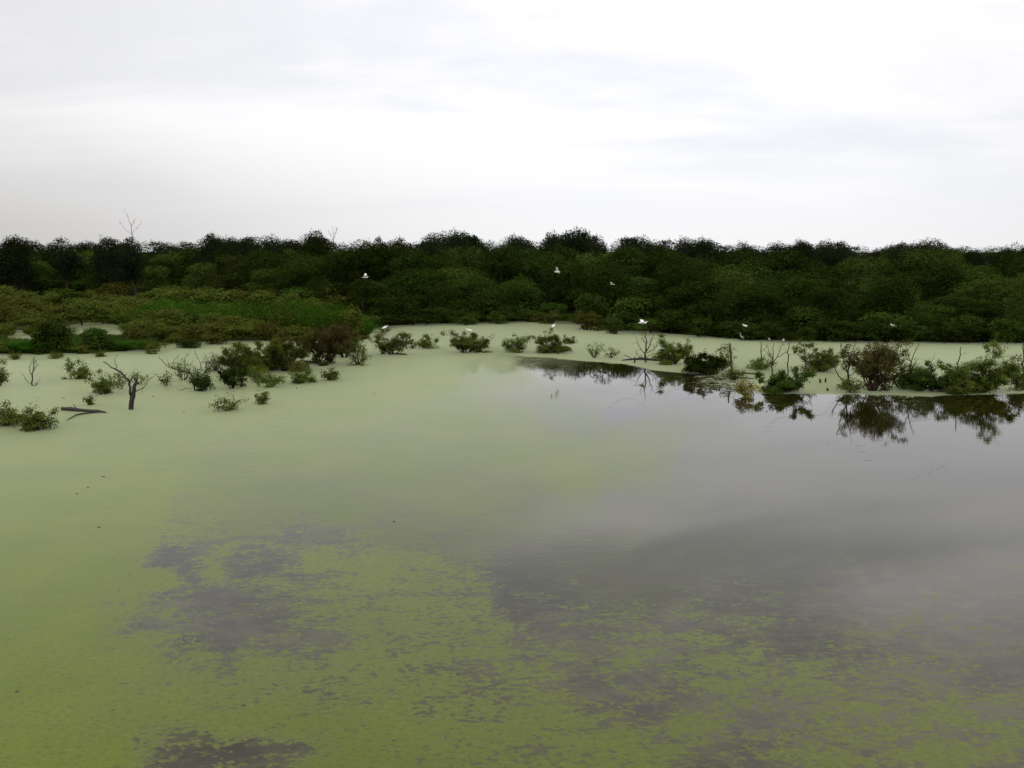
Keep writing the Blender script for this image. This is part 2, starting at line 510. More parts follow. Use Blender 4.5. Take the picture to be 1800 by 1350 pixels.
EDGE = np.array([(860, 621), (900, 624), (960, 628), (1040, 636), (1100, 640), (1160, 652), (1220, 656), (1280, 659), (1318, 664),
                 (1330, 692), (1450, 692), (1560, 694), (1640, 696), (1720, 694), (1800, 691), (2600, 694)], float)
CP_ = np.array([
 # px, py, cover, patchy
 (-500,700,1.3,.6),(-500,1000,1.3,.6),(-500,1400,1.3,.6),(0,700,1.3,.4),(0,780,1.3,.5),(0,900,1.3,.6),(0,1000,1.3,.7),(0,1200,1.25,.8),(0,1340,1.25,.8),
 (120,850,1.3,.5),(150,1000,1.25,.7),(130,1200,1.15,.9),(180,1340,1.1,.9),(120,1100,1.2,.8),
 (250,760,1.2,.2),(250,660,1.3,.3),(450,620,1.3,.3),(600,600,1.3,.3),(400,720,1.12,0),(600,690,1.1,0),(750,650,1.1,0),(760,600,1.3,.2),(860,600,1.3,.3),
 (880,640,.85,0),(905,655,.7,0),(930,640,.35,.4),(960,650,.08,0),(800,740,.80,0),(900,740,.68,0),(1000,730,.35,0),(1000,690,.12,0),(950,700,.4,0),
 (1100,800,.58,0),(1150,770,.40,0),(1000,830,.74,0),(900,800,.74,0),(700,800,.74,0),(500,790,.86,0),(400,830,.74,0),(300,850,.98,.2),(500,860,.62,0),(600,900,.62,0),
 (450,900,.60,.1),(350,930,.62,.5),(800,870,.60,0),(900,850,.52,0),(950,900,.34,0),(700,930,.46,.1),(800,960,.36,.2),(330,880,.74,.3),(250,900,1.0,.4),
 (285,982,.05,1),(315,990,.08,1),(340,1004,.12,1),(372,1001,.95,1),(420,1003,.12,1),(470,1000,.15,1),(500,1008,.25,1),(340,1022,.35,1),(290,1020,.95,1),(420,1024,.55,1),(480,1028,.7,1),
 (270,1058,.3,1),(310,1056,.1,1),(350,1060,.02,1),(400,1050,.05,1),(450,1052,.15,1),(490,1050,.35,1),(300,1076,.62,1),(360,1078,.35,1),(430,1078,.2,1),(265,1095,.25,1),(300,1100,.3,1),(350,1094,.25,1),(400,1096,.12,1),(450,1100,.18,1),
 (290,1118,.7,1),(330,1128,.4,1),(390,1122,.2,1),(440,1125,.22,1),(500,1128,.35,1),(400,1150,.3,1),(350,1155,.7,1),(450,1160,.75,1),(540,1135,.45,1),
 (240,1060,.95,1),(225,1150,1.0,1),(250,970,.98,1),(235,1020,1.0,1),(560,980,.72,1),(650,1000,.78,1),
 (600,1060,.62,1),(700,1080,.7,1),(760,1000,.66,1),(840,1045,.60,1),(860,1100,.64,1),(550,1200,.66,1),(650,1180,.72,1),(750,1200,.72,1),(500,1270,.95,1),(650,1290,.9,1),
 (800,1300,.78,1),(900,1200,.62,1),(950,1300,.78,1),(400,1220,.78,1),(300,1230,.9,1),(310,1345,.25,1),(360,1330,.15,1),(430,1322,.1,1),(500,1314,.25,1),(450,1345,.4,1),(580,1345,.85,1),(400,1285,.9,1),(600,950,.40,.8),(540,955,.4,.8),
 (890,1030,.22,1),(950,1000,.18,.6),(910,1080,.24,1),(960,1100,.30,1),(1000,1150,.50,1),(1050,1200,.36,1),(1100,1150,.44,1),(1150,1250,.36,1),(1200,1290,.66,1),(1100,1330,.80,1),
 (1250,1330,.34,1),(1200,1080,.38,1),(1300,1050,.22,1),(1300,1110,.42,1),(1320,1170,.56,1),(1400,1120,.32,1),(1400,1200,.52,1),(1500,1150,.40,1),(1500,1250,.54,1),(1600,1120,.32,1),
 (1600,1200,.44,1),(1650,1280,.62,1),(1750,1270,.56,1),(1750,1150,.28,1),(1700,1060,.18,1),(1500,1040,.16,1),(1350,1280,.40,1),(1450,1330,.62,1),(1600,1330,.62,1),(1790,1340,.50,1),(2200,1300,.5,1),
 (1100,900,.16,0),(1200,950,.10,.2),(1400,980,.08,.5),(1600,960,.09,.5),(1750,950,.09,.5),(1300,880,.06,0),(1500,880,.05,.3),(1700,850,.04,0),(1250,800,.05,0),(1400,750,0,0),(1600,780,0,0),
 (1780,780,0,0),(1100,720,0,0),(1200,690,0,0),(1050,660,0,0),(1100,660,0,0),(1500,720,0,.5),(1700,720,0,.5),(1560,705,.2,1),(1400,710,.06,1),(2200,720,0,0),(2200,1000,.08,0),(1150,1020,.12,.3),(1030,960,.16,.2),
 (1200,675,.1,1),(1260,672,.42,1),(1295,668,.62,1),(1300,684,.48,1),(1330,700,.08,1),(1270,690,.15,1),
], float)

hole = (CP_[:, 0] < 560) & (CP_[:, 1] > 970) & (CP_[:, 2] < 0.36)
CP_[hole, 2] += 0.10            # the open patches on the left keep many small rafts

def duck_cover(px, py):
    px = np.clip(px, -500, 2300); py = np.clip(py, 560, 1420)
    num = np.zeros((2,) + px.shape); den = np.zeros(px.shape)
    for a, b, c, k in CP_:
        # depth matters more than width: the water is seen at a slant
        sc = 2.2 if b < 760 else 1.5
        wgt = 1.0 / ((px - a) ** 2 + (sc * (py - b)) ** 2 + 60.0) ** 2
        num[0] += wgt * c; num[1] += wgt * k; den += wgt
    c, k = num / den
    e = np.interp(px, EDGE[:, 0], EDGE[:, 1])
    north = np.clip((e - py) / 3.0 + 0.5, 0, 1)
    north = north * np.clip((px - 855) / 40.0, 0, 1)
    return c * (1 - north) + 1.3 * north, k * (1 - north) + 0.6 * north

def build_duckweed():
    xs = np.arange(-78, 78.01, 0.32)
    ys = np.concatenate([np.arange(3.0, 45, 0.26), np.arange(45, 90, 0.3), np.arange(90, 152, 0.6)])
    X, Y = np.meshgrid(xs, ys)
    px, py = proj(X, Y, 0.0)
    wob = 2.5 * (vnoise(X / 1.1, Y / 1.1, 3) - 0.5) + 1.5 * (vnoise(X / 0.45, Y / 0.45, 8) - 0.5)
    c, k = duck_cover(px, py + wob)
    Z = np.full_like(X, 0.004)
    nx, ny = len(xs), len(ys)
    I = np.arange(nx * ny).reshape(ny, nx)
    F = np.stack([I[:-1, :-1], I[:-1, 1:], I[1:, 1:], I[1:, :-1]], -1)
    cm = np.maximum(np.maximum(c[:-1, :-1], c[1:, 1:]), np.maximum(c[:-1, 1:], c[1:, :-1]))
    gm = ground_z(X[:-1, :-1], Y[:-1, :-1])
    keep = (cm > 0.035) & (gm < 0.22)
    F = F[keep]
    used, inv = np.unique(F, return_inverse=True)
    F = inv.reshape(F.shape)
    V = np.stack([X, Y, Z], -1).reshape(-1, 3)[used]
    me = bpy.data.meshes.new('duckweed')
    me.from_pydata(V.tolist(), [], F.tolist())
    for nm, arr in (('cover', c), ('patchy', k)):
        a = me.attributes.new(nm, 'FLOAT', 'POINT')
        a.data.foreach_set('value', arr.reshape(-1)[used].astype(np.float32))
    me.materials.append(MATS['duckweed'])
    me.update()
    return me
tag(put('duckweed', build_duckweed()), 'pale green duckweed floating in sheets and broken patches on the water', 'duckweed', kind='stuff')

# ------------------------------------------------------------------ trees of the far wood
def crown_points(rng, n, lobes, fill=0.24):
    """points and outward directions through a set of lobes (centre, radii)"""
    vol = np.array([a[1][0] * a[1][1] * a[1][2] for a in lobes]) ** 0.67
    idx = rng.choice(len(lobes), n, p=vol / vol.sum())
    C = np.array([a[0] for a in lobes])[idx]
    Rr = np.array([a[1] for a in lobes])[idx]
    d = rng.normal(0, 1, (n, 3)); d /= np.linalg.norm(d, axis=1, keepdims=True)
    d[:, 2] = np.where((d[:, 2] < -0.2) & (rng.random(n) < 0.5), -d[:, 2], d[:, 2])
    r = np.where(rng.random(n) < fill, rng.uniform(0.2, 0.9, n), np.minimum(rng.normal(0.95, 0.07, n), 1.04))
    # clumps: pull the shell in and out with direction
    lump = 0.12 * np.sin(d[:, 0] * 7 + idx) * np.sin(d[:, 1] * 8 + 2 * idx) + 0.10 * np.sin(d[:, 2] * 9 + d[:, 0] * 5 + idx)
    P = C + d * Rr * (r + lump)[:, None]
    return P, d

def make_crown(seed, width, z0, z1, n_lobes, n_leaves, leaf, material, taper=0.0):
    """crown between heights z0 and z1 (tree units are metres)"""
    rng = np.random.default_rng(seed)
    H = z1 - z0
    lobes = []
    core = (np.array([0, 0, z0 + 0.48 * H]), np.array([width * 0.30, width * 0.30, H * 0.42]))
    lobes.append(core)
    # a crown is two to four leaders of unequal height, each carrying its lobes
    ns = int(rng.integers(2, 5))
    sub = [(rng.uniform(-.2, .2) * width, rng.uniform(-.2, .2) * width, 1.0 if q == 0 else rng.uniform(.82, .98)) for q in range(ns)]
    for i in range(n_lobes):
        ox, oy, hz = sub[i % ns]
        f = rng.uniform(0.08, 0.94) * hz
        wd = width * 0.5 * (math.sin(math.pi * min(0.97, max(0.22, 0.28 + 0.62 * f))) ** 0.7) * (1 - taper * f)
        a = rng.uniform(0, 2 * math.pi)
        r = rng.uniform(0.12, 0.27) * width
        q = max(0.0, wd - r) * rng.uniform(0.75, 1.15)
        zc = z0 + f * (H - r) + r * 0.3
        lobes.append((np.array([math.cos(a) * q * 0.8 + ox, math.sin(a) * q * 0.8 + oy, zc]), np.array([r, r, r * rng.uniform(0.6, 0.95)])))
    P, d = crown_points(rng, n_leaves, lobes)
    # stray sprigs that break the outline
    k = n_leaves // 18
    j = rng.integers(0, len(P), k)
    P2 = P[j] + d[j] * rng.uniform(0.03, 0.2, (k, 1)) + rng.normal(0, 0.06, (k, 3))
    P = np.concatenate([P, P2]); d = np.concatenate([d, d[j]])
    P[:, 2] = np.maximum(P[:, 2], 0.12)
    return quads('crown', leaves(rng, P, d, leaf, 0.7), material), lobes

def make_trunk(seed, lobes, h, r, material='bark'):
    rnd = random.Random(seed)
    mb = MB()
    top = Vector((0, 0, h * 0.78))
    bend = Vector((rnd.uniform(-.3, .3), rnd.uniform(-.3, .3), 0))
    pts = [Vector((0, 0, -0.4)), Vector((0, 0, h * 0.12)) + bend * 0.4, Vector((0, 0, h * 0.4)) + bend, Vector((0, 0, h * 0.62)) - bend * 0.3, top]
    mb.tube(pts, [r * 1.25, r, r * 0.75, r * 0.45, r * 0.15], 7)
    for c, rr in lobes[1:]:
        c = Vector(c)
        f = min(0.9, max(0.15, (c.z - 1.0) / h))
        s = Vector((0, 0, h * 0.8 * f * 0.8)) + bend * 0.5
        mid = (s + c) * 0.5 + Vector((0, 0, 0.3))
        mb.tube([s, mid, c], [r * 0.35, r * 0.24, r * 0.07], 5)
    return mb.mesh('trunk', material)

# a few kinds of tree, all built ten metres tall, scaled per tree
KINDS = {}
def tree_kind(key, seed, width, z0, n_lobes, n_leaves, leaf, material, taper=0.0):
    cm, lobes = make_crown(seed, width, z0, 10.0, n_lobes, n_leaves, leaf, material, taper)
    KINDS[key] = (cm, make_trunk(seed, lobes, 10.0, 0.22), width)
tree_kind('dark0', 11, 8.2, 0.4, 13, 8840, 0.228, 'leaf_dark')
tree_kind('dark1', 12, 7.2, 0.2, 11, 8500, 0.228, 'leaf_dark', 0.15)
tree_kind('dark2', 13, 9.0, 0.5, 15, 9520, 0.228, 'leaf_dark')
tree_kind('olive0', 21, 8.0, 0.3, 13, 8500, 0.228, 'leaf_olive')
tree_kind('olive1', 22, 8.8, 0.4, 14, 8840, 0.228, 'leaf_olive', 0.1)
tree_kind('green0', 31, 8.4, 0.2, 13, 8840, 0.228, 'leaf_mid')
tree_kind('green1', 32, 7.4, 0.3, 11, 8500, 0.228, 'leaf_mid', 0.2)
tree_kind('green2', 33, 9.2, 0.4, 15, 9520, 0.228, 'leaf_mid')
tree_kind('sky0', 41, 8.2, 1.8, 18, 11730, 0.230, 'leaf_skyline')
tree_kind('sky1', 42, 9.4, 1.5, 21, 13260, 0.230, 'leaf_skyline')
tree_kind('sky2', 43, 6.8, 2.2, 16, 10200, 0.230, 'leaf_skyline', 0.1)
TONE = {'dark': 'dark green', 'olive': 'olive', 'green': 'mid green', 'sky': 'blackish green'}
ZONES = [(-9999, 40, 'at the far left'), (40, 150, 'behind the green bank shrubs'), (150, 290, 'under the bare skyline tree'), (290, 400, 'behind the leftmost vine mound'),
         (400, 500, 'behind the tall vine mound'), (500, 610, 'behind the sloping vine mound'), (610, 680, 'by the leftmost flying egret'), (680, 770, 'left of the channel head'),
         (770, 860, 'over the channel head'), (860, 950, 'left of the highest egret'), (950, 1040, 'around the highest egret'), (1040, 1110, 'behind the small dim egret'),
         (1110, 1180, 'behind the forked dead tree'), (1180, 1260, 'behind the lone bare pole'), (1260, 1335, 'behind the upright perched egret'), (1335, 1420, 'behind the three dead poles'),
         (1420, 1500, 'left of the big brown bush'), (1500, 1560, 'behind the big brown bush'), (1560, 1640, 'behind the crouching egret'), (1640, 1720, 'left of the tallest bush'), (1720, 9999, 'at the far right')]
def ordinals(n):
    words = ['second', 'third', 'fourth', 'fifth', 'sixth', 'seventh', 'eighth', 'ninth', 'tenth']
    if n == 1: return ['']
    if n == 2: return ['left-hand ', 'right-hand ']
    return ['leftmost '] + [words[k] + ' from left ' for k in range(n - 2)] + ['rightmost ']
TREES = []
def plan_tree(kind, px, Y, top, rank, wscale=None, sid=None):
    TREES.append(dict(kind=kind, px=px, Y=Y, top=top, rank=rank, ws=wscale))

SKYLINE = np.array([(-200,414),(0,411),(30,410),(60,416),(90,421),(120,416),(150,419),(190,414),(215,419),(235,414),(265,421),(300,421),(330,422),(360,415),(378,409),(400,413),(440,413),(480,411),
 (520,417),(530,409),(550,404),(570,413),(590,421),(620,421),(650,417),(670,414),(700,417),(730,421),(750,411),(780,403),(800,401),(820,407),(840,416),(860,417),(880,413),(900,411),(930,416),(955,413),
 (965,404),(990,405),(1000,401),(1020,397),(1040,403),(1050,411),(1070,417),(1100,415),(1130,412),(1150,417),(1165,421),(1190,413),(1210,413),(1240,415),(1260,423),(1280,429),(1300,422),(1320,427),
 (1340,434),(1360,425),(1400,419),(1420,426),(1450,421),(1475,421),(1500,435),(1530,437),(1550,429),(1580,426),(1615,418),(1640,425),(1660,435),(1680,431),(1700,433),(1720,437),(1750,435),(1770,425),
 (1800,425),(2000,428)], float)
def skyline(px): return float(np.interp(px, SKYLINE[:, 0], SKYLINE[:, 1]))

def visible_px(px, Y): return px
rt = random.Random(3)
# skyline: trees standing where the outline rises
for px, wpx, k in ((-20,80,'sky1'),(28,60,'sky1'),(120,40,'sky2'),(190,50,'sky0'),(238,44,'sky2'),(378,44,'sky2'),(408,44,'sky0'),(442,54,'sky1'),(482,50,'sky0'),(550,52,'dark1'),(668,34,'sky2'),(700,34,'sky2'),
                   (760,50,'sky0'),(800,78,'sky1'),(835,40,'sky2'),(900,58,'sky1'),(973,42,'sky0'),(1020,66,'sky1'),(1052,36,'sky2'),(1100,36,'sky2'),(1130,48,'sky0'),(1198,46,'sky0'),(1232,60,'sky1'),(1303,50,'sky0'),
                   (1365,48,'sky0'),(1402,58,'sky1'),(1452,46,'sky0'),(1478,40,'sky2'),(1560,50,'olive1'),(1616,84,'dark2'),(1585,44,'sky2'),(1690,54,'green0'),(1712,50,'sky1'),(1778,66,'dark0'),(1815,60,'sky1')):
    Y = rt.uniform(140, 160)
    plan_tree(k, px, Y, skyline(px) - 3 - 3.0 * rt.random(), 'skyline', wpx * (1.35 if 'sky' in k else 1.1))
# a lower, farther line that closes the skyline between them
for i in range(62):
    px = -60 + i * 32 + rt.uniform(-9, 9)
    plan_tree(rt.choice(['sky0', 'sky1', 'sky2', 'dark2']), px, rt.uniform(172, 190), min(skyline(px) + rt.uniform(-2, 3.5), 429), 'far line', rt.uniform(70, 98))

def front_py(px):
    return float(np.interp(px, [-300, 0, 300, 450, 560, 650, 700, 850, 1000, 1130, 1300, 1800, 2300], [528, 530, 532, 540, 556, 566, 566, 561, 560, 576, 589, 596, 600]))
# the wood in ranks from its front edge back to the skyline, crowns rising step by step
ranks = [('front rank', 4.0, (0.34, 0.86), 70), ('second rank', 12.0, (0.5, 0.92), 84), ('middle rank', 23.0, (0.66, 0.96), 80), ('upper rank', 37.0, (0.86, 1.0), 72)]
for rank, back, frac, step in ranks:
    px = -70 + rt.uniform(0, 30)
    while px < 1880:
        fp = front_py(px)
        Y0 = at(px, fp).y
        Y = Y0 + back + rt.uniform(-3.5, 3.5)
        if Y > 168: Y = 168 + rt.uniform(-4, 4)
        sk = skyline(px) + 6
        top = fp + (sk - fp) * rt.uniform(*frac)
        if rank == 'upper rank':
            top = max(top, sk + 2)
        kind = rt.choices(['dark0', 'dark1', 'dark2', 'olive0', 'olive1', 'green0', 'green1', 'green2'],
                          [6, 6, 6, 1.0, 1.0, 1.6, 1.6, 1.6] if (px > 650 and rank == 'front rank') else [3, 3, 3, 1.6, 1.6, 2, 2, 2] if px > 650 else [4, 4, 4, 2, 2, .8, .8, .8])[0]  # extra dark foliage in the front rank stands in for deep shade there
        wpx = max(0.72 * (fp - top), step * rt.uniform(1.1, 1.7) * (118 / Y)) * rt.uniform(.95, 1.2)
        plan_tree(kind, px, Y, top, rank, wpx)
        px += step * rt.uniform(0.7, 1.25) * (115 / Y)

SKIP = {37, 128, 155, 156, 159, 186, 195}      # wholly hidden behind other trees
def build_trees():
    labs = []
    for i, d in enumerate(TREES):
        px, Y = d['px'], d['Y']
        x = (px - 900) / FPX * (Y * CP + CAM_H * SP)
        z = gz(x, Y)
        top = at_far(px, d['top'], Y).z
        h = max(3.0, top - z)
        d['h'] = h; d['x'] = x; d['z'] = z
        wm = d['ws'] * mpp(Y)
        d['w'] = wm
        tone = TONE[d['kind'].rstrip('0123456789')]
        shape = 'broad' if wm > 0.95 * h else ('slender' if wm < 0.52 * h else 'round')
        zone = next(s for a, b, s in ZONES if a <= px < b)
        where = {'skyline': 'on the skyline', 'far line': 'beyond the skyline', 'front rank': 'at the wood edge', 'second rank': 'in second row',
                 'middle rank': 'halfway up', 'upper rank': 'below the skyline'}[d['rank']]
        d['base'] = f'{shape} {tone} tree {where} {zone}'
        d['core'] = d['base']
    bucket = {}
    for i, d in enumerate(TREES):
        if i in SKIP: continue
        bucket.setdefault(d['base'], []).append(i)
    for b, ids in bucket.items():
        ids.sort(key=lambda i: TREES[i]['px'])
        for i, nm in zip(ids, ordinals(len(ids))):
            TREES[i]['label'] = nm + b
    for i, d in enumerate(TREES):
        if i in SKIP: continue
        cm, tm, kw = KINDS[d['kind']]
        s = d['h'] / 10.0
        sx = d['w'] / kw
        root = empty('broadleaf_tree', (d['x'], d['Y'], d['z'] - 0.05), random.Random(900 + i).uniform(0, 6.28), (sx, sx, s))
        tag(root, d['label'], 'tree', 'trees of the far wood')
        root['tree_index'] = i
        put('trunk', tm, root)
        put('crown', cm, root)
build_trees()

# ------------------------------------------------------------------ shrubs of the banks (dense, leafy to the ground)
SHRUBK = {}
for key, seed, wd, nl, n, leaf, mt, tp in (('olive0', 51, 3.4, 14, 3400, 0.17, 'leaf_olive_bush', 0.1), ('olive1', 52, 4.0, 16, 3900, 0.17, 'leaf_olive_bush', 0.0), ('olive2', 57, 2.8, 11, 2800, 0.17, 'leaf_olive_bush', 0.2),
                                          ('brown0', 53, 3.6, 14, 2400, 0.18, 'leaf_brown', 0.1), ('green0', 54, 3.4, 14, 2600, 0.19, 'leaf_mid', 0.1), ('green1', 58, 4.0, 16, 3000, 0.19, 'leaf_mid', 0.1),
                                          ('dark0', 55, 3.6, 14, 2600, 0.19, 'leaf_dark', 0.1), ('vivid0', 56, 3.8, 15, 3400, 0.15, 'leaf_vivid', 0.15), ('mound0', 59, 11.0, 30, 15000, 0.17, 'leaf_vivid', 0.3)):
    cm, lobes = make_crown(seed, wd, 0.05, 2.6, nl, n, leaf, mt, tp)
    SHRUBK[key] = (cm, make_trunk(seed, lobes, 2.6, 0.06), wd)

def shrub(kind, px, py, wpx, top, label, group, name='bank_shrub', cat='shrub'):
    p = at(px, py)
    z = max(gz(p.x, p.y), -0.05)
    p = at(px, py, z)
    h = max(0.6, at_far(px, top, p.y).z - z)
    cm, tm, kw = SHRUBK[kind]
    s = wpx * mpp(p.y) / kw
    root = empty(name, p, random.Random(int(px * 7 + py * 13)).uniform(0, 6.28), (s, s, h / 2.6))
    tag(root, label, cat, group)
    put('stem', tm, root)
    put('foliage', cm, root)
    return root

# foot of the wood, right of the channel and along its head
TONE_S = {'olive': 'olive', 'brown': 'brownish', 'green': 'mid green', 'dark': 'dark green', 'vivid': 'vivid green'}
S_PLAN = []
px = 660
while px < 1850:
    py = float(np.interp(px, SX, SY)) - rt.uniform(0.0, 4.0)
    hp = rt.uniform(14, 44) if px > 1050 else rt.uniform(10, 30)
    S_PLAN.append((rt.choice(['dark0', 'dark0', 'green0', 'green1', 'dark0', 'green1']), px, py, max(hp * 1.5, rt.uniform(40, 84)), py - hp, 'waterline'))
    px += rt.uniform(22, 48)
px = 690
while px < 1850:
    py = float(np.interp(px, SX, SY)) - rt.uniform(5, 11)
    S_PLAN.append((rt.choice(['dark0', 'dark0', 'green1', 'green0']), px, py, rt.uniform(60, 110), py - rt.uniform(24, 62), 'behind'))
    px += rt.uniform(50, 90)
# left bank thicket
for row, (py0, hp, step) in enumerate(((612, 24, 50), (597, 32, 50), (583, 36, 46), (570, 36, 46), (558, 36, 46), (547, 36, 48), (538, 34, 50))):
    px = -60 + rt.uniform(0, 30)
    end = (330, 540, 520, 470, 440, 600, 640)[row]
    while px < end:
        py = py0 + rt.uniform(-5, 5)
        skip = (row == 0 and px < 300) or (row in (1, 2) and (0 < px < 80 or 95 < px < 232)) 
        if not skip:
            S_PLAN.append((rt.choices(['olive0', 'olive1', 'olive2', 'brown0', 'green0', 'dark0'], [3, 3, 3, 2.6, 0.7, 0.3])[0], px, py, rt.uniform(56, 104), py - hp * rt.uniform(0.7, 1.3), f'bank{row}'))
        px += step * rt.uniform(0.6, 1.2)

def shrub_zone(px):
    return next(s for a, b, s in ZONES if a <= px < b).replace('behind', 'near').replace('under', 'below').replace('over', 'by').replace('around', 'below')
tmp = {}
for q in S_PLAN:
    k, px, py, wpx, top, row = q
    tone = TONE_S[k.rstrip('0123456789')]
    where = {'waterline': 'at the waterline', 'behind': 'under the wood edge'}.get(row)
    if where is None:
        where = {'0': 'front of left bank', '1': 'front of left thicket', '2': 'in left thicket', '3': 'middle of left thicket', '4': 'upper left thicket',
                 '5': 'back of left thicket', '6': 'last row of left thicket'}[row[-1]]
    size = 'wide' if wpx > 80 else ('small' if wpx < 60 else 'rounded')
    tmp.setdefault(f'{size} {tone} shrub {where} {shrub_zone(px)}', []).append(q)
for lab, qs in tmp.items():
    qs.sort(key=lambda q: q[1])
    names = ordinals(len(qs))
    for q, nm in zip(qs, names):
        lb = nm + lab
        shrub(q[0], q[1], q[2], q[3], q[4], lb, 'shrubs at the foot of the wood' if q[5] in ('waterline', 'behind') else 'shrubs of the left bank thicket')

for px, py, wpx, top, lab in ((100, 614, 84, 560, 'rounded deep green shrub on the left bank, left of two'), (172, 612, 74, 574, 'lower deep green shrub on the left bank, right of two'),
                              (40, 616, 66, 598, 'low vivid green shrub at the left end of the grassy bank'), (232, 612, 60, 598, 'low vivid green shrub at the right tip of the grassy bank')):
    shrub('green0' if wpx > 70 else 'vivid0', px, py, wpx, top, lab, 'green shrubs on the grassy bank')
for px, py, wpx, top, kd, lab in ((-12, 620, 60, 596, 'olive1', 'olive shrub at the left edge on the grassy bank'), (22, 622, 40, 607, 'olive2', 'small olive shrub on the bank edge, leftmost of the low ones'),
                                  (66, 623, 46, 610, 'green0', 'low green shrub on the bank edge below the two deep green shrubs'), (140, 622, 54, 606, 'olive0', 'low olive shrub on the bank edge between the deep green shrubs'),
                                  (205, 618, 44, 603, 'green1', 'low green shrub on the bank edge right of the deep green shrubs'), (262, 613, 56, 598, 'olive1', 'low olive shrub at the tip of the grassy bank'),
                                  (8, 592, 50, 566, 'olive2', 'dark olive shrub at the left edge by the small pool'), (52, 590, 30, 573, 'olive0', 'small olive shrub standing in the left pool'),
                                  (238, 598, 60, 572, 'brown0', 'brownish shrub right of the bank pool'), (318, 604, 54, 580, 'olive1', 'olive shrub where the grassy bank meets the inlet'),
                                  (372, 606, 60, 582, 'brown0', 'brownish shrub beside the inlet, behind the arching branch')):
    shrub(kd, px, py, wpx, top, lab, 'low shrubs along the left bank edge')
for px, py, wpx, top, lab in ((295, 566, 200, 534, 'long vivid green vine mound, leftmost, behind the brown thicket'), (395, 570, 180, 540, 'low vivid green vine mound between two larger mounds'),
                              (480, 578, 200, 537, 'tall vivid green vine mound behind the russet tree, biggest of them'), (570, 582, 160, 543, 'vivid green vine mound sloping down towards the channel'),
                              (630, 586, 76, 556, 'small vivid green vine mound at the channel edge')):
    shrub('mound0', px, py, wpx, top, lab, 'vine mounds of the left bank', 'vine_mound', 'vine mound')
shrub('olive2', 620, 592, 56, 532, 'tall olive shrub rising at the right end of the vine mounds', None)

# grass on the left bank and a green edge under the shrubs
def build_grass():
    rng = np.random.default_rng(5)
    N = 26000
    px = rng.uniform(-120, 300, N); py = rng.uniform(597, 622, N)
    P = np.array([at(a, b) for a, b in zip(px, py)])
    z = ground_z(P[:, 0], P[:, 1])
    ok = z > -0.12
    P = P[ok]; P[:, 2] = np.maximum(z[ok], -0.02)
    n = len(P)
    h = rng.uniform(0.08, 0.32, (n, 1)) * (0.6 + 1.1 * vnoise(P[:, 0] / 1.7, P[:, 1] / 1.7, 9))[:, None]
    a = rng.uniform(0, 2 * math.pi, n)
    lean = np.stack([np.cos(a), np.sin(a), np.zeros(n)], 1) * h * 0.4
    sd = np.stack([-np.sin(a), np.cos(a), np.zeros(n)], 1) * 0.03
    upv = np.zeros((n, 3)); upv[:, 2:] = h
    Q = np.stack([P - sd, P + sd, P + lean + upv + sd * 0.2, P + lean + upv - sd * 0.2], 1)
    return quads('bank_grass', Q, 'blade_green')
tag(put('bank_grass', build_grass()), 'vivid green grass along the front of the left bank', 'grass', kind='stuff')

# ------------------------------------------------------------------ bushes standing in the water
def grow(rnd, mb, tips, p, d, length, rad, depth, curve):
    segs = 4
    pts, rr = [p.copy()], [rad]
    q = p.copy(); dd = d.copy()
    for i in range(segs):
        dd = (dd + Vector((rnd.gauss(0, .16), rnd.gauss(0, .16), rnd.gauss(0, .12) + curve))).normalized()
        q = q + dd * (length / segs)
        pts.append(q.copy()); rr.append(rad * (1 - 0.7 * (i + 1) / segs))
        if depth < 3 or i >= 1:
            tips.append((q.copy(), dd.copy(), depth))
    mb.tube(pts, rr, 5 if depth < 2 else 4, True)
    if depth < 3:
        for i in range(rnd.choice((2, 3, 3)) if depth else rnd.choice((3, 4))):
            j = rnd.randint(1, segs)
            a = Vector((rnd.gauss(0, 1), rnd.gauss(0, 1), rnd.gauss(0.15, .6))).normalized()
            nd = (dd * 0.75 + a * 0.8).normalized()
            grow(rnd, mb, tips, pts[j], nd, length * rnd.uniform(.4, .65), rr[j] * 0.6, depth + 1, curve)

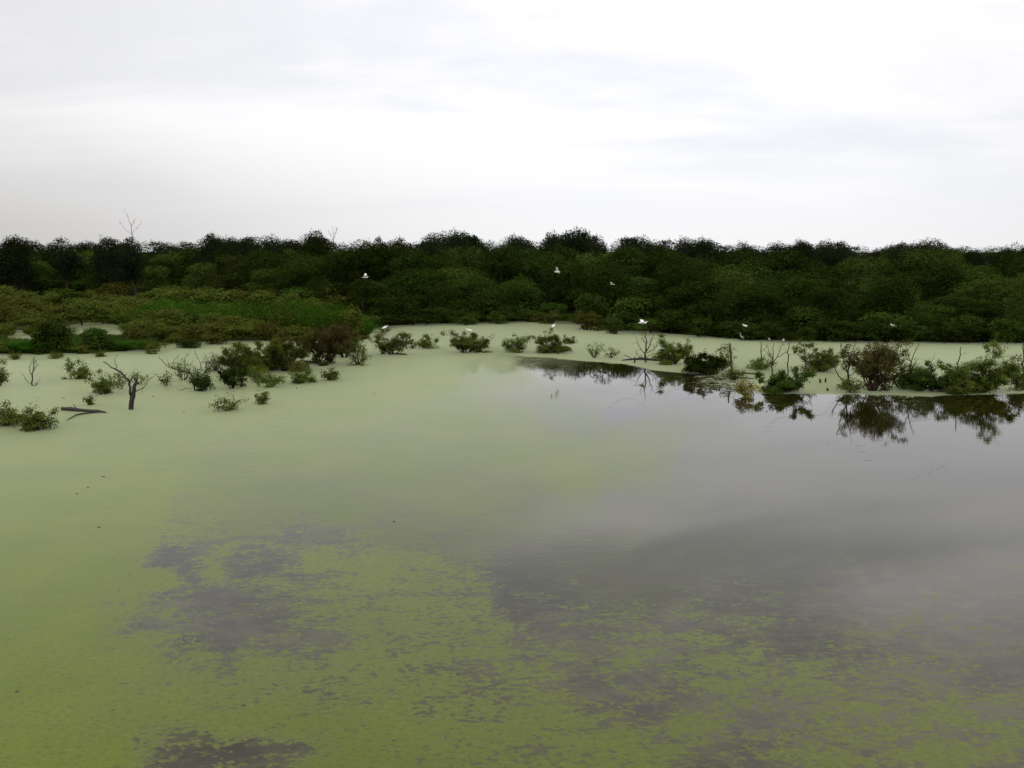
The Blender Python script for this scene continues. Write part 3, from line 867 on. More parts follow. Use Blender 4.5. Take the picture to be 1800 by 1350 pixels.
def water_bush(px, py, wpx, top, leafm, dens, label, seed, spread=0.75, group='bushes standing in the water', stems=6, bark='bark', leaf=0.108, name='water_bush', lowfill=0.5, lean=0.0, cat='bush', canopy=0.0):
    rnd = random.Random(seed)
    rng = np.random.default_rng(seed)
    p = at(px, py)
    W, H = wpx * mpp(p.y), (py - top) * mpp(p.y)
    mbs, tips_all = [], []
    for i in range(stems):
        a = 2 * math.pi * (i + rnd.uniform(-.3, .3)) / stems
        tilt = spread * rnd.uniform(0.45, 1.1)
        d = Vector((math.cos(a) * tilt + lean, math.sin(a) * tilt, 1.0)).normalized()
        mb = MB(); tips = []
        st = Vector((math.cos(a) * 0.04, math.sin(a) * 0.04, -0.12))
        grow(rnd, mb, tips, st, d, 1.0 * rnd.uniform(.75, 1.1), 0.035, 0, 0.02)
        mbs.append(mb); tips_all.append(tips)
    allp = np.array([t[0] for tt in tips_all for t in tt])
    lo, hi = np.percentile(allp[:, 0], 1), np.percentile(allp[:, 0], 99)
    ex = max(hi - lo, 0.2)
    lo2, hi2 = np.percentile(allp[:, 1], 1), np.percentile(allp[:, 1], 99)
    sx, sy, sz = W * 0.94 / ex, min(W, 3.0) * 0.85 / max(hi2 - lo2, .2), H * 0.95 / max(np.percentile(allp[:, 2], 99), .2)
    off = (lo + hi) / 2 if abs(lean) < 0.01 else lo * 0.4 + hi * 0.4
    S = np.array([sx, sy, sz])
    root = empty(name, p)
    tag(root, label, cat, group)
    for mb in mbs:
        for v in mb.v:
            f = min(1.0, max(0.0, v.z / 0.4))
            v.x, v.y, v.z = (v.x - off * f) * sx, v.y * sy, (v.z * sz if v.z > 0 else v.z)
        put('stem', mb.mesh('stem', bark), root)
    f = np.clip(allp[:, 2:3] / 0.4, 0, 1)
    T = (allp - np.array([[off, 0, 0]]) * f) * S
    dirs = np.array([t[1] for tt in tips_all for t in tt])
    vol = W * min(W, 3.0) * H
    n = int(dens * 1.35 * (220 + 330 * vol ** 0.75))
    # leaves hang in tufts: only some twigs carry many
    wt = rng.random(len(T)) ** 2.2 + 0.03
    wt *= np.array([0.25 + 0.5 * t[2] for tt in tips_all for t in tt])
    idx = rng.choice(len(T), n, p=wt / wt.sum())
    P = T[idx] + rng.normal(0, 0.075, (n, 3)) * np.array([1, 1, .9])
    D = dirs[idx]
    if lowfill > 0:
        k = int(n * lowfill * 0.8)
        nl = 7
        u = np.stack([rng.uniform(-.30, .30, nl) * W, rng.uniform(-.28, .28, nl) * min(W, 3.0), rng.uniform(0.0, 0.5, nl) * H], 1)
        u[:, 2] *= 1 - (np.abs(u[:, 0]) / (0.5 * W)) ** 2 * 0.7
        rl = rng.uniform(.12, .26, (nl, 1))
        li = rng.integers(0, nl, k)
        d = rng.normal(0, 1, (k, 3)); d /= np.linalg.norm(d, axis=1, keepdims=True); d[:, 2] = np.abs(d[:, 2])
        P2 = u[li] + d * (rng.random((k, 1)) ** 0.4) * rl[li] * np.array([W, min(W, 3.0), H * 1.15])
        P2[:, 0] += lean * 0.6 * P2[:, 2]
        P = np.concatenate([P, P2]); D = np.concatenate([D, P2 / (np.linalg.norm(P2, axis=1, keepdims=True) + 1e-6)])
    if canopy > 0:
        k = int(n * canopy)
        nl = 30
        q = rng.normal(0, 1, (nl, 3)); q /= np.linalg.norm(q, axis=1, keepdims=True)
        u = q * np.array([W * 0.36, min(W, 3.2) * 0.34, H * 0.26]) * rng.uniform(.5, 1.1, (nl, 1)) + np.array([0, 0, H * 0.62])
        rl = rng.uniform(.09, .16, (nl, 1))
        li = rng.integers(0, nl, k)
        d = rng.normal(0, 1, (k, 3)); d /= np.linalg.norm(d, axis=1, keepdims=True)
        P2 = u[li] + d * (rng.random((k, 1)) ** 0.45) * rl[li] * np.array([W, min(W, 3.2), H])
        P2[:, 0] += lean * 0.8 * (P2[:, 2] - H * 0.4)
        P = np.concatenate([P, P2]); D = np.concatenate([D, d])
    P[:, 2] = np.maximum(P[:, 2], 0.03)
    put('foliage', quads('foliage', leaves(rng, P, D, leaf, 0.5, 0.5), leafm), root)
    return root

B = [
 # px, base, width, top, leaves, density, label, options
 (14, 748, 64, 704, 'leaf_bush', 1.2, 'leafy green bush cut by the left edge, lower of two', {}),
 (72, 755, 68, 714, 'leaf_bush', 1.5, 'dense dark green bush nearest the viewer, right of the bush on the left edge', {'lowfill': .8}),
 (0, 678, 34, 628, 'leaf_bush', 0.8, 'tall thin bush cut by the left edge, above the leafy one', {}),
 (135, 666, 46, 630, 'leaf_bush', 1.1, 'tufted green bush between the twisted snag and the forked stump', {}),
 (183, 693, 54, 650, 'leaf_bush', 1.1, 'round olive bush touching the left limb of the forked stump', {}),
 (212, 684, 28, 652, 'leaf_bush', 0.35, 'wispy bush with pale leaves just left behind the forked stump', {'lowfill': .1}),
 (354, 688, 40, 640, 'leaf_mid', 1.2, 'upright dark green bush at the foot of the arching dead branch', {'spread': .4, 'lowfill': .8}),
 (408, 683, 56, 634, 'leaf_dark', 1.0, 'dark twiggy bush between the arching branch and the olive thicket', {}),
 (402, 722, 58, 690, 'leaf_bush', 0.5, 'low sparse bush with broken twigs, nearest below the dark twiggy bush', {'lowfill': .15}),
 (462, 710, 26, 687, 'leaf_bush', 0.9, 'smallest round bush alone in the duckweed beside the low sparse one', {}),
 (477, 680, 48, 650, 'leaf_lime', 0.7, 'light green ragged bush, left of three small bright bushes', {}),
 (530, 674, 38, 649, 'leaf_lime', 1.2, 'bright green bush with a side sprig, middle of three small bright bushes', {'lowfill': .9}),
 (581, 668, 32, 646, 'leaf_lime', 1.0, 'bright green bush, right of three small bright bushes', {}),
 (548, 672, 14, 662, 'leaf_bush', 0.6, 'tiny sprig beside the middle bright green bush', {'stems': 3}),
 (293, 679, 24, 652, 'leaf_brown', 0.5, 'small dead looking brown bush left of the arching branch', {'lowfill': .2}),
 (157, 712, 14, 694, 'leaf_brown', 0.6, 'tiny brown sprig above the floating log', {'stems': 3}),
 (432, 660, 86, 600, 'leaf_olive_bush', 1.9, 'large olive bush at the left end of the thicket in the water', {'lowfill': 1.1}),
 (500, 652, 98, 576, 'leaf_olive_bush', 1.9, 'large olive bush beside the russet tree', {'lowfill': 1.1}),
 (465, 650, 90, 602, 'leaf_olive_bush', 1.6, 'brownish bush between the two large olive bushes', {'lowfill': 1.1}),
 (564, 641, 112, 570, 'leaf_russet', 1.5, 'russet spreading tree on a short dark trunk in the duckweed', {'lowfill': .0, 'canopy': .8, 'spread': .9, 'stems': 7, 'leaf': .12}),
 (606, 628, 78, 566, 'leaf_russet', 1.9, 'russet bush at the right end of the thicket, behind the russet tree', {'lowfill': .5}),
 (630, 641, 44, 592, 'leaf_bush', 0.6, 'thin green bush leaning at the right tip of the thicket', {'lowfill': .3, 'spread': .5}),
 (690, 623, 80, 573, 'leaf_bush', 1.2, 'broad green bush right of the thicket, with a white egret in its top', {}),
 (750, 612, 44, 587, 'leaf_bush', 1.0, 'small dark bush right of the egret standing on the duckweed', {}),
 (818, 620, 82, 582, 'leaf_bush', 1.4, 'wide low bush with two raised tufts in mid channel', {'lowfill': .9}),
 (856, 612, 30, 585, 'leaf_bush', 0.4, 'wispy sprig on the right of the wide low bush', {'lowfill': .1, 'stems': 4}),
 (908, 619, 50, 587, 'leaf_bush', 1.0, 'leafy bush at the edge of the open water, left of the tall round one', {}),
 (973, 620, 76, 577, 'leaf_bush', 1.5, 'tall round bush at the edge of the open water, mirrored below', {'lowfill': .8}),
 (1045, 629, 34, 602, 'leaf_lime', 0.35, 'sparse upright sprigs left of the forked dead tree', {'lowfill': 0}),
 (1074, 629, 26, 611, 'leaf_bush', 0.45, 'short dark sprig between the sparse sprigs and the dead tree', {'lowfill': .1, 'stems': 4}),
 (1183, 640, 62, 590, 'leaf_bush', 1.80, 'bush with reddish twigs on top, just right of the forked dead tree', {'lowfill': .8, 'bark': 'bark_red'}),
 (1237, 657, 74, 620, 'leaf_dark', 2.85, 'dense blackish bush overhanging the water, left of the bare pole', {'lowfill': 1.0}),
 (1266, 651, 46, 603, 'leaf_bush', 1.05, 'tall loose bush touching the bare pole', {'lowfill': .2}),
 (1338, 649, 46, 622, 'leaf_bush', 0.90, 'grey green scrub around the foot of the three dead poles', {'lowfill': .5}),
 (1375, 689, 92, 645, 'leaf_mid', 2.10, 'low green bush in front of the three dead poles', {'lowfill': .8}),
 (1311, 697, 42, 667, 'leaf_yellow', 0.9, 'small yellow and orange leaved bush at the edge of the open water', {'lowfill': .6}),
 (1442, 653, 86, 602, 'leaf_bush', 1.65, 'green bush with open sprays, left of the slim dead tree', {'lowfill': .3}),
 (1534, 687, 104, 594, 'leaf_russet', 1.9, 'big brown bush on fanned reddish stems', {'lowfill': .0, 'canopy': .6, 'bark': 'bark_red', 'stems': 9, 'spread': .6, 'leaf': .10, 'lean': .22}),
 (1588, 683, 62, 640, 'leaf_olive', 1.65, 'low olive bush right under the big brown bush', {}),
 (1642, 688, 84, 638, 'leaf_mid', 1.95, 'low green bush filling the gap before the tallest green bush', {'lowfill': .8}),
 (1722, 690, 128, 598, 'leaf_bush', 1.95, 'tallest green bush, at the right end of the row', {'lowfill': .55, 'stems': 9}),
 (1772, 664, 44, 622, 'leaf_bush', 0.75, 'loose sprays on the right of the tallest green bush', {'lowfill': .1}),
 (26, 632, 22, 618, 'leaf_bush', 0.8, 'tiny bush just off the grassy bank, leftmost of four', {'stems': 4}),
 (98, 630, 26, 617, 'leaf_bush', 0.9, 'tiny bush just off the grassy bank, second of four', {'stems': 4}),
 (176, 627, 20, 615, 'leaf_olive_bush', 0.8, 'tiny bush just off the grassy bank, third of four', {'stems': 4}),
 (268, 622, 26, 607, 'leaf_bush', 0.8, 'tiny bush just off the grassy bank, rightmost of four', {'stems': 4}),
 (322, 668, 44, 628, 'leaf_bush', 0.4, 'airy pale twiggy bush under the arching dead branch', {'lowfill': .05}),
 (378, 652, 40, 618, 'leaf_bush', 0.5, 'airy bush behind the dark twiggy bush', {'lowfill': .1}),
 (452, 672, 40, 640, 'leaf_bush', 0.6, 'loose bush filling the gap left of the ragged light green bush', {'lowfill': .2}),
 (246, 676, 30, 652, 'leaf_bush', 0.35, 'wispy sprigs just right of the forked stump', {'lowfill': .0, 'stems': 4}),
 (1496, 690, 50, 664, 'leaf_bush', 0.9, 'low ragged sprigs at the foot of the slim dead tree', {'lowfill': .3}),
 (1688, 694, 60, 655, 'leaf_bush', 1.3, 'low ragged bush in front of the tallest green bush', {'lowfill': .5}),
 (1790, 686, 44, 640, 'leaf_bush', 1.0, 'ragged green bush cut by the right edge', {'lowfill': .4}),
 (1290, 668, 40, 645, 'leaf_bush', 0.8, 'small ragged bush between the bare pole and the yellow bush', {'lowfill': .3}),
 (820, 571, 44, 545, 'leaf_olive', 1.3, 'small olive bush at the channel head, leftmost of five', {}),
 (877, 569, 38, 547, 'leaf_olive', 1.3, 'small olive bush at the channel head, second of five', {}),
 (966, 569, 46, 546, 'leaf_brown', 1.3, 'small brownish bush at the channel head, third of five', {}),
 (1032, 580, 60, 547, 'leaf_brown', 1.3, 'small orange brown tree on a thin trunk at the channel head', {'lowfill': .0, 'canopy': .8, 'stems': 4}),
 (1080, 587, 34, 560, 'leaf_olive', 1.2, 'small upright olive bush at the channel head, rightmost of five', {'spread': .5}),
 (935, 566, 40, 548, 'leaf_brown', 1.0, 'dim brown shrub on the shore at the channel head', {}),
]
for i, (px, py, wpx, top, lm, dn, lab, kw) in enumerate(B):
    water_bush(px, py, wpx, top, lm, dn, lab, 100 + i, **kw)

# ------------------------------------------------------------------ dead trees, poles, logs
def dead(name, label, cat, base, limbs, group=None, twigs=0, material='dead_wood', seed=1, depth=0.35):
    """limbs: lists of (px, py, radius in cm); the first one is the trunk"""
    rnd = random.Random(seed)
    p = at(*base)
    k = mpp(p.y)
    root = empty(name, p)
    tag(root, label, cat, group)
    for li, limb in enumerate(limbs):
        mb = MB()
        pts, rr = [], []
        sway = rnd.uniform(-depth, depth) if li else 0.0
        x0 = limb[0][0]
        for j, (a, b, r) in enumerate(limb):
            f = j / max(1, len(limb) - 1)
            pts.append(Vector(((a - base[0]) * k, sway * f + rnd.uniform(-.02, .02), (base[1] - b) * k)))
            rr.append(r * 0.78 / 100)
        if li == 0:
            pts[0].z = -0.35
        # finer, slightly crooked path
        fp, fr = [pts[0]], [rr[0]]
        for a, b, ra, rb in zip(pts, pts[1:], rr, rr[1:]):
            for s in (1/3, 2/3, 1.0):
                jit = min(0.05, (b - a).length * 0.05) if s < 1 else 0
                fp.append(a.lerp(b, s) + Vector((rnd.gauss(0, jit), rnd.gauss(0, jit), rnd.gauss(0, jit))))
                fr.append((ra + (rb - ra) * s) * rnd.uniform(.93, 1.07))
        mb.tube(fp, fr, 7)
        for t_ in range(twigs):
            j = rnd.randint(len(fp) // 3, len(fp) - 1)
            d = Vector((rnd.gauss(0, 1), rnd.gauss(0, .8), rnd.gauss(.5, .6))).normalized()
            L = rnd.uniform(.15, .55)
            q1 = fp[j] + d * L * .5 + Vector((0, 0, rnd.uniform(-.03, .06)))
            q2 = q1 + (d + Vector((rnd.gauss(0, .4), rnd.gauss(0, .4), rnd.gauss(.2, .3)))).normalized() * L * .5
            r0 = min(fr[j] * .5, .009) + .002
            mb.tube([fp[j], q1, q2], [r0, r0 * .7, r0 * .35], 4)
            if rnd.random() < .6:
                q3 = q1 + Vector((rnd.gauss(0, 1), rnd.gauss(0, 1), rnd.gauss(.4, .6))).normalized() * L * .35
                mb.tube([q1, q3], [r0 * .6, r0 * .3], 4)
        put('trunk' if li == 0 else 'branch', mb.mesh('wood', material), root)
    return root

dead('forked_stump', 'thick forked dead stump with a long bare limb reaching left', 'dead stump', (229, 720),
     [[(229, 720, 17), (232, 705, 15), (236, 690, 13), (240, 675, 11), (243, 663, 9)],
      [(231, 700, 9), (230, 685, 8), (229, 670, 7), (218, 659, 6), (205, 649, 5), (192, 642, 3.5), (180, 635, 2)],
      [(229, 671, 4), (233, 667, 3.5), (239, 659, 2.5), (238, 656, 1.2)],
      [(238, 690, 3), (255, 680, 2.2), (268, 664, 1.6), (281, 656, .8)],
      [(206, 650, 2.5), (208, 640, 1.6), (205, 630, .8)]], twigs=5, seed=3)
dead('twisted_snag', 'thin twisted snag with two stems standing left of the tufted bush', 'dead tree', (59, 678),
     [[(59, 679, 6), (58, 666, 5), (60, 652, 4), (62, 640, 3.5), (64, 626, 2)],
      [(58, 666, 4), (53, 655, 3), (51, 645, 2.4), (56, 632, 1.4)],
      [(60, 652, 2), (66, 645, 1.5), (68, 632, .8)],
      [(59, 678, 3.5), (65, 676, 3), (66, 671, 2)], [(58, 677, 2), (49, 668, 2), (48, 662, 1.5)]], twigs=3, seed=4, material='dead_wood')
dead('arching_dead_branch', 'bare dead branch arching left out of the upright dark bush', 'dead branch', (346, 686),
     [[(346, 686, 6), (343, 672, 5), (336, 657, 4.5), (320, 651, 4), (304, 646, 3.5), (290, 638, 2.6), (281, 627, 1.2)],
      [(336, 657, 3), (328, 645, 2.6), (326, 634, 1.8), (334, 620, 1)],
      [(345, 668, 3), (356, 650, 2.4), (352, 632, 1.6), (345, 612, .9)],
      [(350, 668, 3), (364, 652, 2.4), (370, 635, 1.6), (364, 617, .9)],
      [(304, 646, 2), (306, 635, 1.4), (316, 622, .8)],
      [(345, 680, 2), (325, 683, 1.6), (300, 688, 1)]], twigs=7, seed=5)
dead('twiggy_dead_sapling', 'grey twiggy dead sapling left of the large olive bush', 'dead tree', (396, 676),
     [[(396, 676, 4), (391, 660, 3), (386, 640, 2), (384, 618, 1)],
      [(394, 668, 3), (401, 650, 2), (404, 632, 1)],
      [(391, 660, 2), (380, 648, 1.5), (374, 636, .8)]], twigs=9, seed=6)
dead('forked_dead_tree', 'dark forked dead tree mirrored in the open water at mid channel', 'dead tree', (1134, 637),
     [[(1134, 638, 10), (1134, 625, 9), (1135, 612, 7), (1136, 600, 5), (1134, 586, 3), (1135, 572, 1.2)],
      [(1135, 618, 6), (1141, 608, 5), (1145, 597, 3.5), (1148, 586, 1.5)],
      [(1134, 622, 4), (1127, 615, 3), (1122, 607, 2), (1118, 596, 1)],
      [(1136, 620, 4), (1148, 615, 3), (1155, 606, 2), (1160, 598, 1)],
      [(1134, 630, 3), (1124, 628, 2.5), (1118, 620, 1.5)],
      [(1136, 628, 3), (1146, 622, 2.2), (1153, 620, 1.2)],
      [(1135, 606, 2.5), (1129, 597, 1.8), (1126, 588, .9)]], twigs=10, seed=7)
dead('bare_pole', 'lone bare pole at the right side of the dense blackish bush', 'dead pole', (1285, 656),
     [[(1285, 656, 9), (1284, 640, 8), (1284, 622, 7), (1282, 610, 6.5), (1282, 603, 5)], [(1283, 614, 2), (1290, 612, 1.6), (1294, 617, 1)]], twigs=0, seed=8)
dead('bare_pole', 'short bare pole, leftmost of three dead poles', 'dead pole', (1338, 640),
     [[(1338, 641, 6), (1338, 625, 5), (1337, 610, 4), (1337, 600, 2.5)], [(1338, 618, 2), (1344, 612, 1.5), (1347, 604, .8)]], 'three dead poles', twigs=1, seed=9)
dead('bare_sapling', 'branched bare sapling in the middle of the three dead poles', 'dead tree', (1356, 660),
     [[(1356, 660, 6), (1356, 645, 5), (1357, 630, 4), (1357, 615, 3), (1358, 600, 1.5)],
      [(1356, 642, 4), (1364, 628, 3), (1369, 614, 2.4), (1377, 598, 1.4)],
      [(1357, 632, 3), (1351, 620, 2.2), (1346, 608, 1.2)],
      [(1362, 632, 2.6), (1373, 622, 2), (1382, 616, 1)]], 'three dead poles', twigs=4, seed=10)
dead('bare_pole', 'tall straight bare pole, rightmost of three dead poles', 'dead pole', (1384, 662),
     [[(1384, 662, 6), (1384, 645, 5), (1385, 625, 4.5), (1385, 601, 3)]], 'three dead poles', twigs=1, seed=11)
dead('slim_dead_tree', 'slim dark dead tree with a curved left limb beside the big brown bush', 'dead tree', (1489, 684),
     [[(1489, 684, 8), (1490, 668, 7), (1489, 652, 6), (1491, 635, 4.5), (1494, 618, 3), (1499, 602, 1.4)],
      [(1489, 676, 5), (1480, 668, 4.5), (1472, 660, 4), (1465, 648, 3), (1463, 638, 1.4)],
      [(1489, 656, 4), (1482, 638, 3.4), (1475, 622, 2.6), (1471, 601, 1.4)],
      [(1490, 645, 3), (1500, 632, 2.2), (1508, 615, 1.2)],
      [(1490, 662, 3), (1500, 655, 2.2), (1507, 645, 1.2)]], twigs=8, seed=12)
dead('bare_sapling', 'bare forked sapling between the big brown bush and the tallest green bush', 'dead tree', (1596, 684),
     [[(1596, 685, 6), (1597, 668, 5), (1598, 650, 4.5), (1600, 632, 3.6), (1605, 616, 2.4), (1611, 600, 1.2)],
      [(1599, 640, 3), (1593, 626, 2.4), (1588, 612, 1.2)],
      [(1600, 650, 2.4), (1606, 640, 1.8), (1611, 630, 1)]], twigs=5, seed=13)
dead('leaning_stick', 'straight bare stick leaning out of the tallest green bush', 'dead pole', (1679, 684),
     [[(1679, 684, 5), (1681, 655, 4.5), (1683, 630, 4), (1685, 609, 3)]], twigs=1, seed=14)
dead('leaning_stick', 'thin stick slanting up behind the low olive bush', 'dead pole', (1624, 670),
     [[(1624, 670, 4), (1630, 650, 3), (1640, 626, 1.5)]], twigs=3, seed=15)
dead('bare_pole', 'bare pole cut by the right edge of the picture', 'dead pole', (1797, 667),
     [[(1797, 667, 10), (1797, 645, 8), (1797, 625, 6), (1798, 600, 4)], [(1797, 640, 3), (1793, 630, 2), (1793, 620, 1)]], twigs=3, seed=16)
dead('broken_stub', 'short leaning stub poking from duckweed, left of a pair', 'dead stub', (1444, 673), [[(1444, 673, 8.5), (1442, 669, 7.6), (1440, 666, 6.0)]], 'broken stubs in the duckweed', seed=17)
dead('broken_stub', 'short upright stub poking from duckweed, right of a pair', 'dead stub', (1451, 672), [[(1451, 672, 6.8), (1451, 668, 6.8), (1452, 664, 5.1)]], 'broken stubs in the duckweed', seed=18)
dead('broken_stub', 'low stub in the duckweed below the pair of stubs', 'dead stub', (1456, 687), [[(1456, 688, 10.2), (1455, 685, 8.5), (1453, 682, 5.1)]], 'broken stubs in the duckweed', seed=19)
dead('broken_stub', 'low dark stub left of the forked dead tree', 'dead stub', (1117, 638), [[(1117, 638, 8.5), (1116, 633, 7.6), (1116, 627, 5.1)]], seed=20)
dead('thin_stick', 'thin lone stick standing in the open water', 'stick', (969, 697), [[(969, 698, 2.2), (969, 695, 2), (970, 692, 1.4)], [(969, 696, 1.2), (971, 695, 1), (972, 694, .7)]], seed=21)
dead('thin_stick', 'short stick in the duckweed below the middle bright green bush', 'stick', (522, 684), [[(522, 685, 2.5), (521, 683, 2), (522, 680, 1.4)]], seed=22)
dead('bare_skyline_tree', 'tall bare tree rising above the skyline at the left', 'dead tree', (236, 530),
     [[(236, 530, 11.0), (236, 470, 9.0), (238, 420, 6.5), (238, 402, 5.0), (237, 398, 4.0), (233, 386, 2.5), (231, 376, 1.5)],
      [(238, 399, 3.5), (242, 392, 2.5), (246, 387, 1.5)],
      [(238, 414, 3.0), (226, 405, 2.5), (220, 396, 2.0), (216, 390, 1.2)],
      [(238, 412, 3.0), (244, 405, 2.5), (250, 398, 2.0), (256, 393, 1.2)],
      [(233, 386, 1.5), (230, 379, 1.2), (227, 372, 1.2)]], twigs=8, seed=23, material='dead_wood')
dead('bare_skyline_tree', 'feathery bare tree on the skyline between two dark crowns', 'dead tree', (590, 540),
     [[(590, 540, 10.0), (590, 480, 8.0), (590, 430, 6.0), (590, 414, 4.0), (588, 403, 2.0)],
      [(590, 418, 3.0), (594, 410, 2.5), (595, 402, 1.5)],
      [(590, 424, 3.0), (584, 414, 2.0), (581, 406, 1.2)]], twigs=14, seed=24, material='dead_wood')

dead('bare_sapling', 'thin bare stems rising right of the big brown bush top', 'dead tree', (1566, 682),
     [[(1566, 682, 4), (1568, 655, 3.4), (1570, 630, 2.6), (1576, 606, 1)], [(1568, 655, 3), (1560, 630, 2), (1556, 603, 1)]], twigs=6, seed=31)
dead('bare_sapling', 'thin bare stems standing in the tallest green bush', 'dead tree', (1735, 686),
     [[(1735, 686, 4), (1737, 650, 3.4), (1741, 620, 2.4), (1740, 596, 1)], [(1737, 650, 3), (1748, 622, 2), (1756, 600, 1)]], twigs=6, seed=32)
dead('bare_sapling', 'thin bare stems between the poles and the open green bush', 'dead tree', (1418, 664),
     [[(1418, 664, 4), (1416, 645, 3), (1412, 625, 2), (1406, 610, 1)], [(1416, 645, 2.4), (1424, 628, 1.8), (1428, 612, 1)]], twigs=5, seed=33)
def log(name, label, cat, pts, group=None, seed=1, material='dead_wood', branches=()):
    rnd = random.Random(seed)
    c = at(pts[len(pts) // 2][0], pts[len(pts) // 2][1])
    root = empty(name, c)
    tag(root, label, cat, group)
    mb = MB()
    W = [at(a, b) - c + Vector((0, 0, z)) for a, b, r, z in pts]
    mb.tube(W, [r / 100 for a, b, r, z in pts], 8)
    put('trunk', mb.mesh('wood', material), root)
    for br in branches:
        mb = MB()
        mb.tube([at(a, b) - c + Vector((0, 0, z)) for a, b, r, z in br], [r / 100 for a, b, r, z in br], 6)
        put('branch', mb.mesh('wood', material), root)
log('floating_log', 'grey log floating in the duckweed left of the forked stump', 'log',
    [(109, 721, 9, .06), (124, 722, 12, .08), (139, 723, 10, .05), (155, 724, 8, .05), (172, 724.5, 8, .05), (186, 726, 6, .0)], seed=2, material='dead_wood',
    branches=[[(176, 725, 4, .03), (150, 728, 4, .05), (134, 731, 3.5, .05), (124, 736, 2.5, .03), (115, 741, 2, -.02)], [(136, 722, 3, .05), (131, 720, 2, .2), (128, 720, 1, .3)]])
log('fallen_log', 'dark log lying in the duckweed at the foot of the forked dead tree', 'log',
    [(1093, 634, 5, .02), (1110, 633, 7, .06), (1128, 632.5, 9, .1), (1148, 634, 8, .08), (1166, 635, 6, .04)], seed=3,
    branches=[[(1112, 633, 3, .06), (1102, 630, 2.4, .18), (1095, 629, 1.2, .22)]])
log('fallen_log', 'long thin log lying low in the water right of the bare pole', 'log',
    [(1288, 658, 5, .01), (1310, 657, 6, .04), (1330, 658, 5, .02)], seed=4)
log('fallen_log', 'second dark log lying just below the long thin one', 'log',
    [(1283, 666, 4, .01), (1305, 665, 6, .03), (1326, 666, 4, .01)], seed=6)
log('fallen_branch', 'dark branch lying along the duckweed at the foot of the russet tree', 'log',
    [(528, 636, 4, .12), (542, 638, 5, .1), (560, 639, 5, .06)], seed=5)
log('fallen_branch', 'low branch in the duckweed between the ragged and dark twiggy bushes', 'log',
    [(440, 664, 3, .1), (450, 665, 3.5, .06), (460, 664, 2.5, .12)], seed=7)

# floating specks
def speck(px, py, wpx, label, seed):
    rnd = random.Random(seed)
    p = at(px, py, 0.006)
    k = mpp(p.y)
    mb = MB()
    n = 9
    r = wpx * k / 2
    for ring, zz in ((1.0, 0.0), (0.65, 0.02)):
        for j in range(n):
            a = 2 * math.pi * j / n
            q = r * ring * (rnd.uniform(.6, 1.1))
            mb.v.append(Vector((math.cos(a) * q, math.sin(a) * q * .7, zz)))
    for j in range(n):
        mb.f.append((j, (j + 1) % n, n + (j + 1) % n, n + j))
    mb.f.append(tuple(range(n, 2 * n)))
    o = put('floating_leaf', mb.mesh('floating_leaf', 'floating_leaf', False), None, p)
    tag(o, label, 'leaf', 'dark leaves floating on the duckweed')
for i, (px, py, wd, lab) in enumerate(((135, 868, 6, 'dark floating leaf, lowest of three in a slanting line on smooth duckweed'), (155, 857, 6, 'dark floating leaf, middle of three in a slanting line on smooth duckweed'),
        (182, 838, 7, 'dark floating leaf, topmost of three in a slanting line on smooth duckweed'), (174, 927, 7, 'dark floating leaf left of the grey open patches, by itself'), (693, 917, 5, 'black speck floating at the top of the speckled patch'),
        (112, 700, 7, 'dark floating leaf just above the floating log'), (323, 724, 5, 'black floating speck right of the forked stump'), (269, 697, 7, 'dark floating leaf behind the forked stump'),
        (658, 692, 4, 'black speck floating right of the three small bright bushes'), (30, 1216, 9, 'dark leaf floating near the lower left edge'), (428, 1240, 10, 'dark leaf floating below the grey open patches'),
        (376, 724, 5, 'black floating speck touching the low sparse bush'))):
    speck(px, py, wd, lab, 60 + i)

# ------------------------------------------------------------------ egrets
def wing(mb, side, span, up, chord, sweep):
    """a thin cambered wing with a feathered trailing edge"""
    n = 8
    rows = []
    for i in range(n + 1):
        f = i / n
        y = span * f
        z = up * math.sin(f * math.pi * 0.5) * span * (1 - 0.35 * f)
        ch = chord * (1 - 0.15 * f) * (1.0 if f < .75 else max(0.12, 1 - ((f - .75) / .25) ** 1.6))
        x0 = sweep * f * span + (0.06 * math.sin(f * math.pi))
        jag = 0.02 * (i % 2)
        row = []
        for xf, zf in ((0, 0.0), (-.35, .03), (-.7, .02), (-1.0, -.005)):
            row.append(Vector((x0 + ch * xf - (jag if xf == -1.0 else 0), side * y, z + zf * ch)))
        rows.append(row)
    n0 = len(mb.v)
    for dz in (0.006, -0.006):
        for row in rows:
            for v in row:
                mb.v.append(v + Vector((0, 0, dz)))
    m = 4
    k = (n + 1) * m
    for i in range(n):
        for j in range(m - 1):
            a = n0 + i * m + j
            q = (a, a + 1, a + 1 + m, a + m)
            mb.f.append(q if side > 0 else q[::-1])
            b = tuple(x + k for x in q)
            mb.f.append(b[::-1] if side > 0 else b)
    rim = [n0 + i * m for i in range(n + 1)] + [n0 + n * m + j for j in range(1, m)] + [n0 + i * m + m - 1 for i in range(n - 1, -1, -1)] + [n0 + j for j in range(m - 2, 0, -1)]
    for a, b in zip(rim, rim[1:] + rim[:1]):
        mb.f.append((a, b, b + k, a + k))

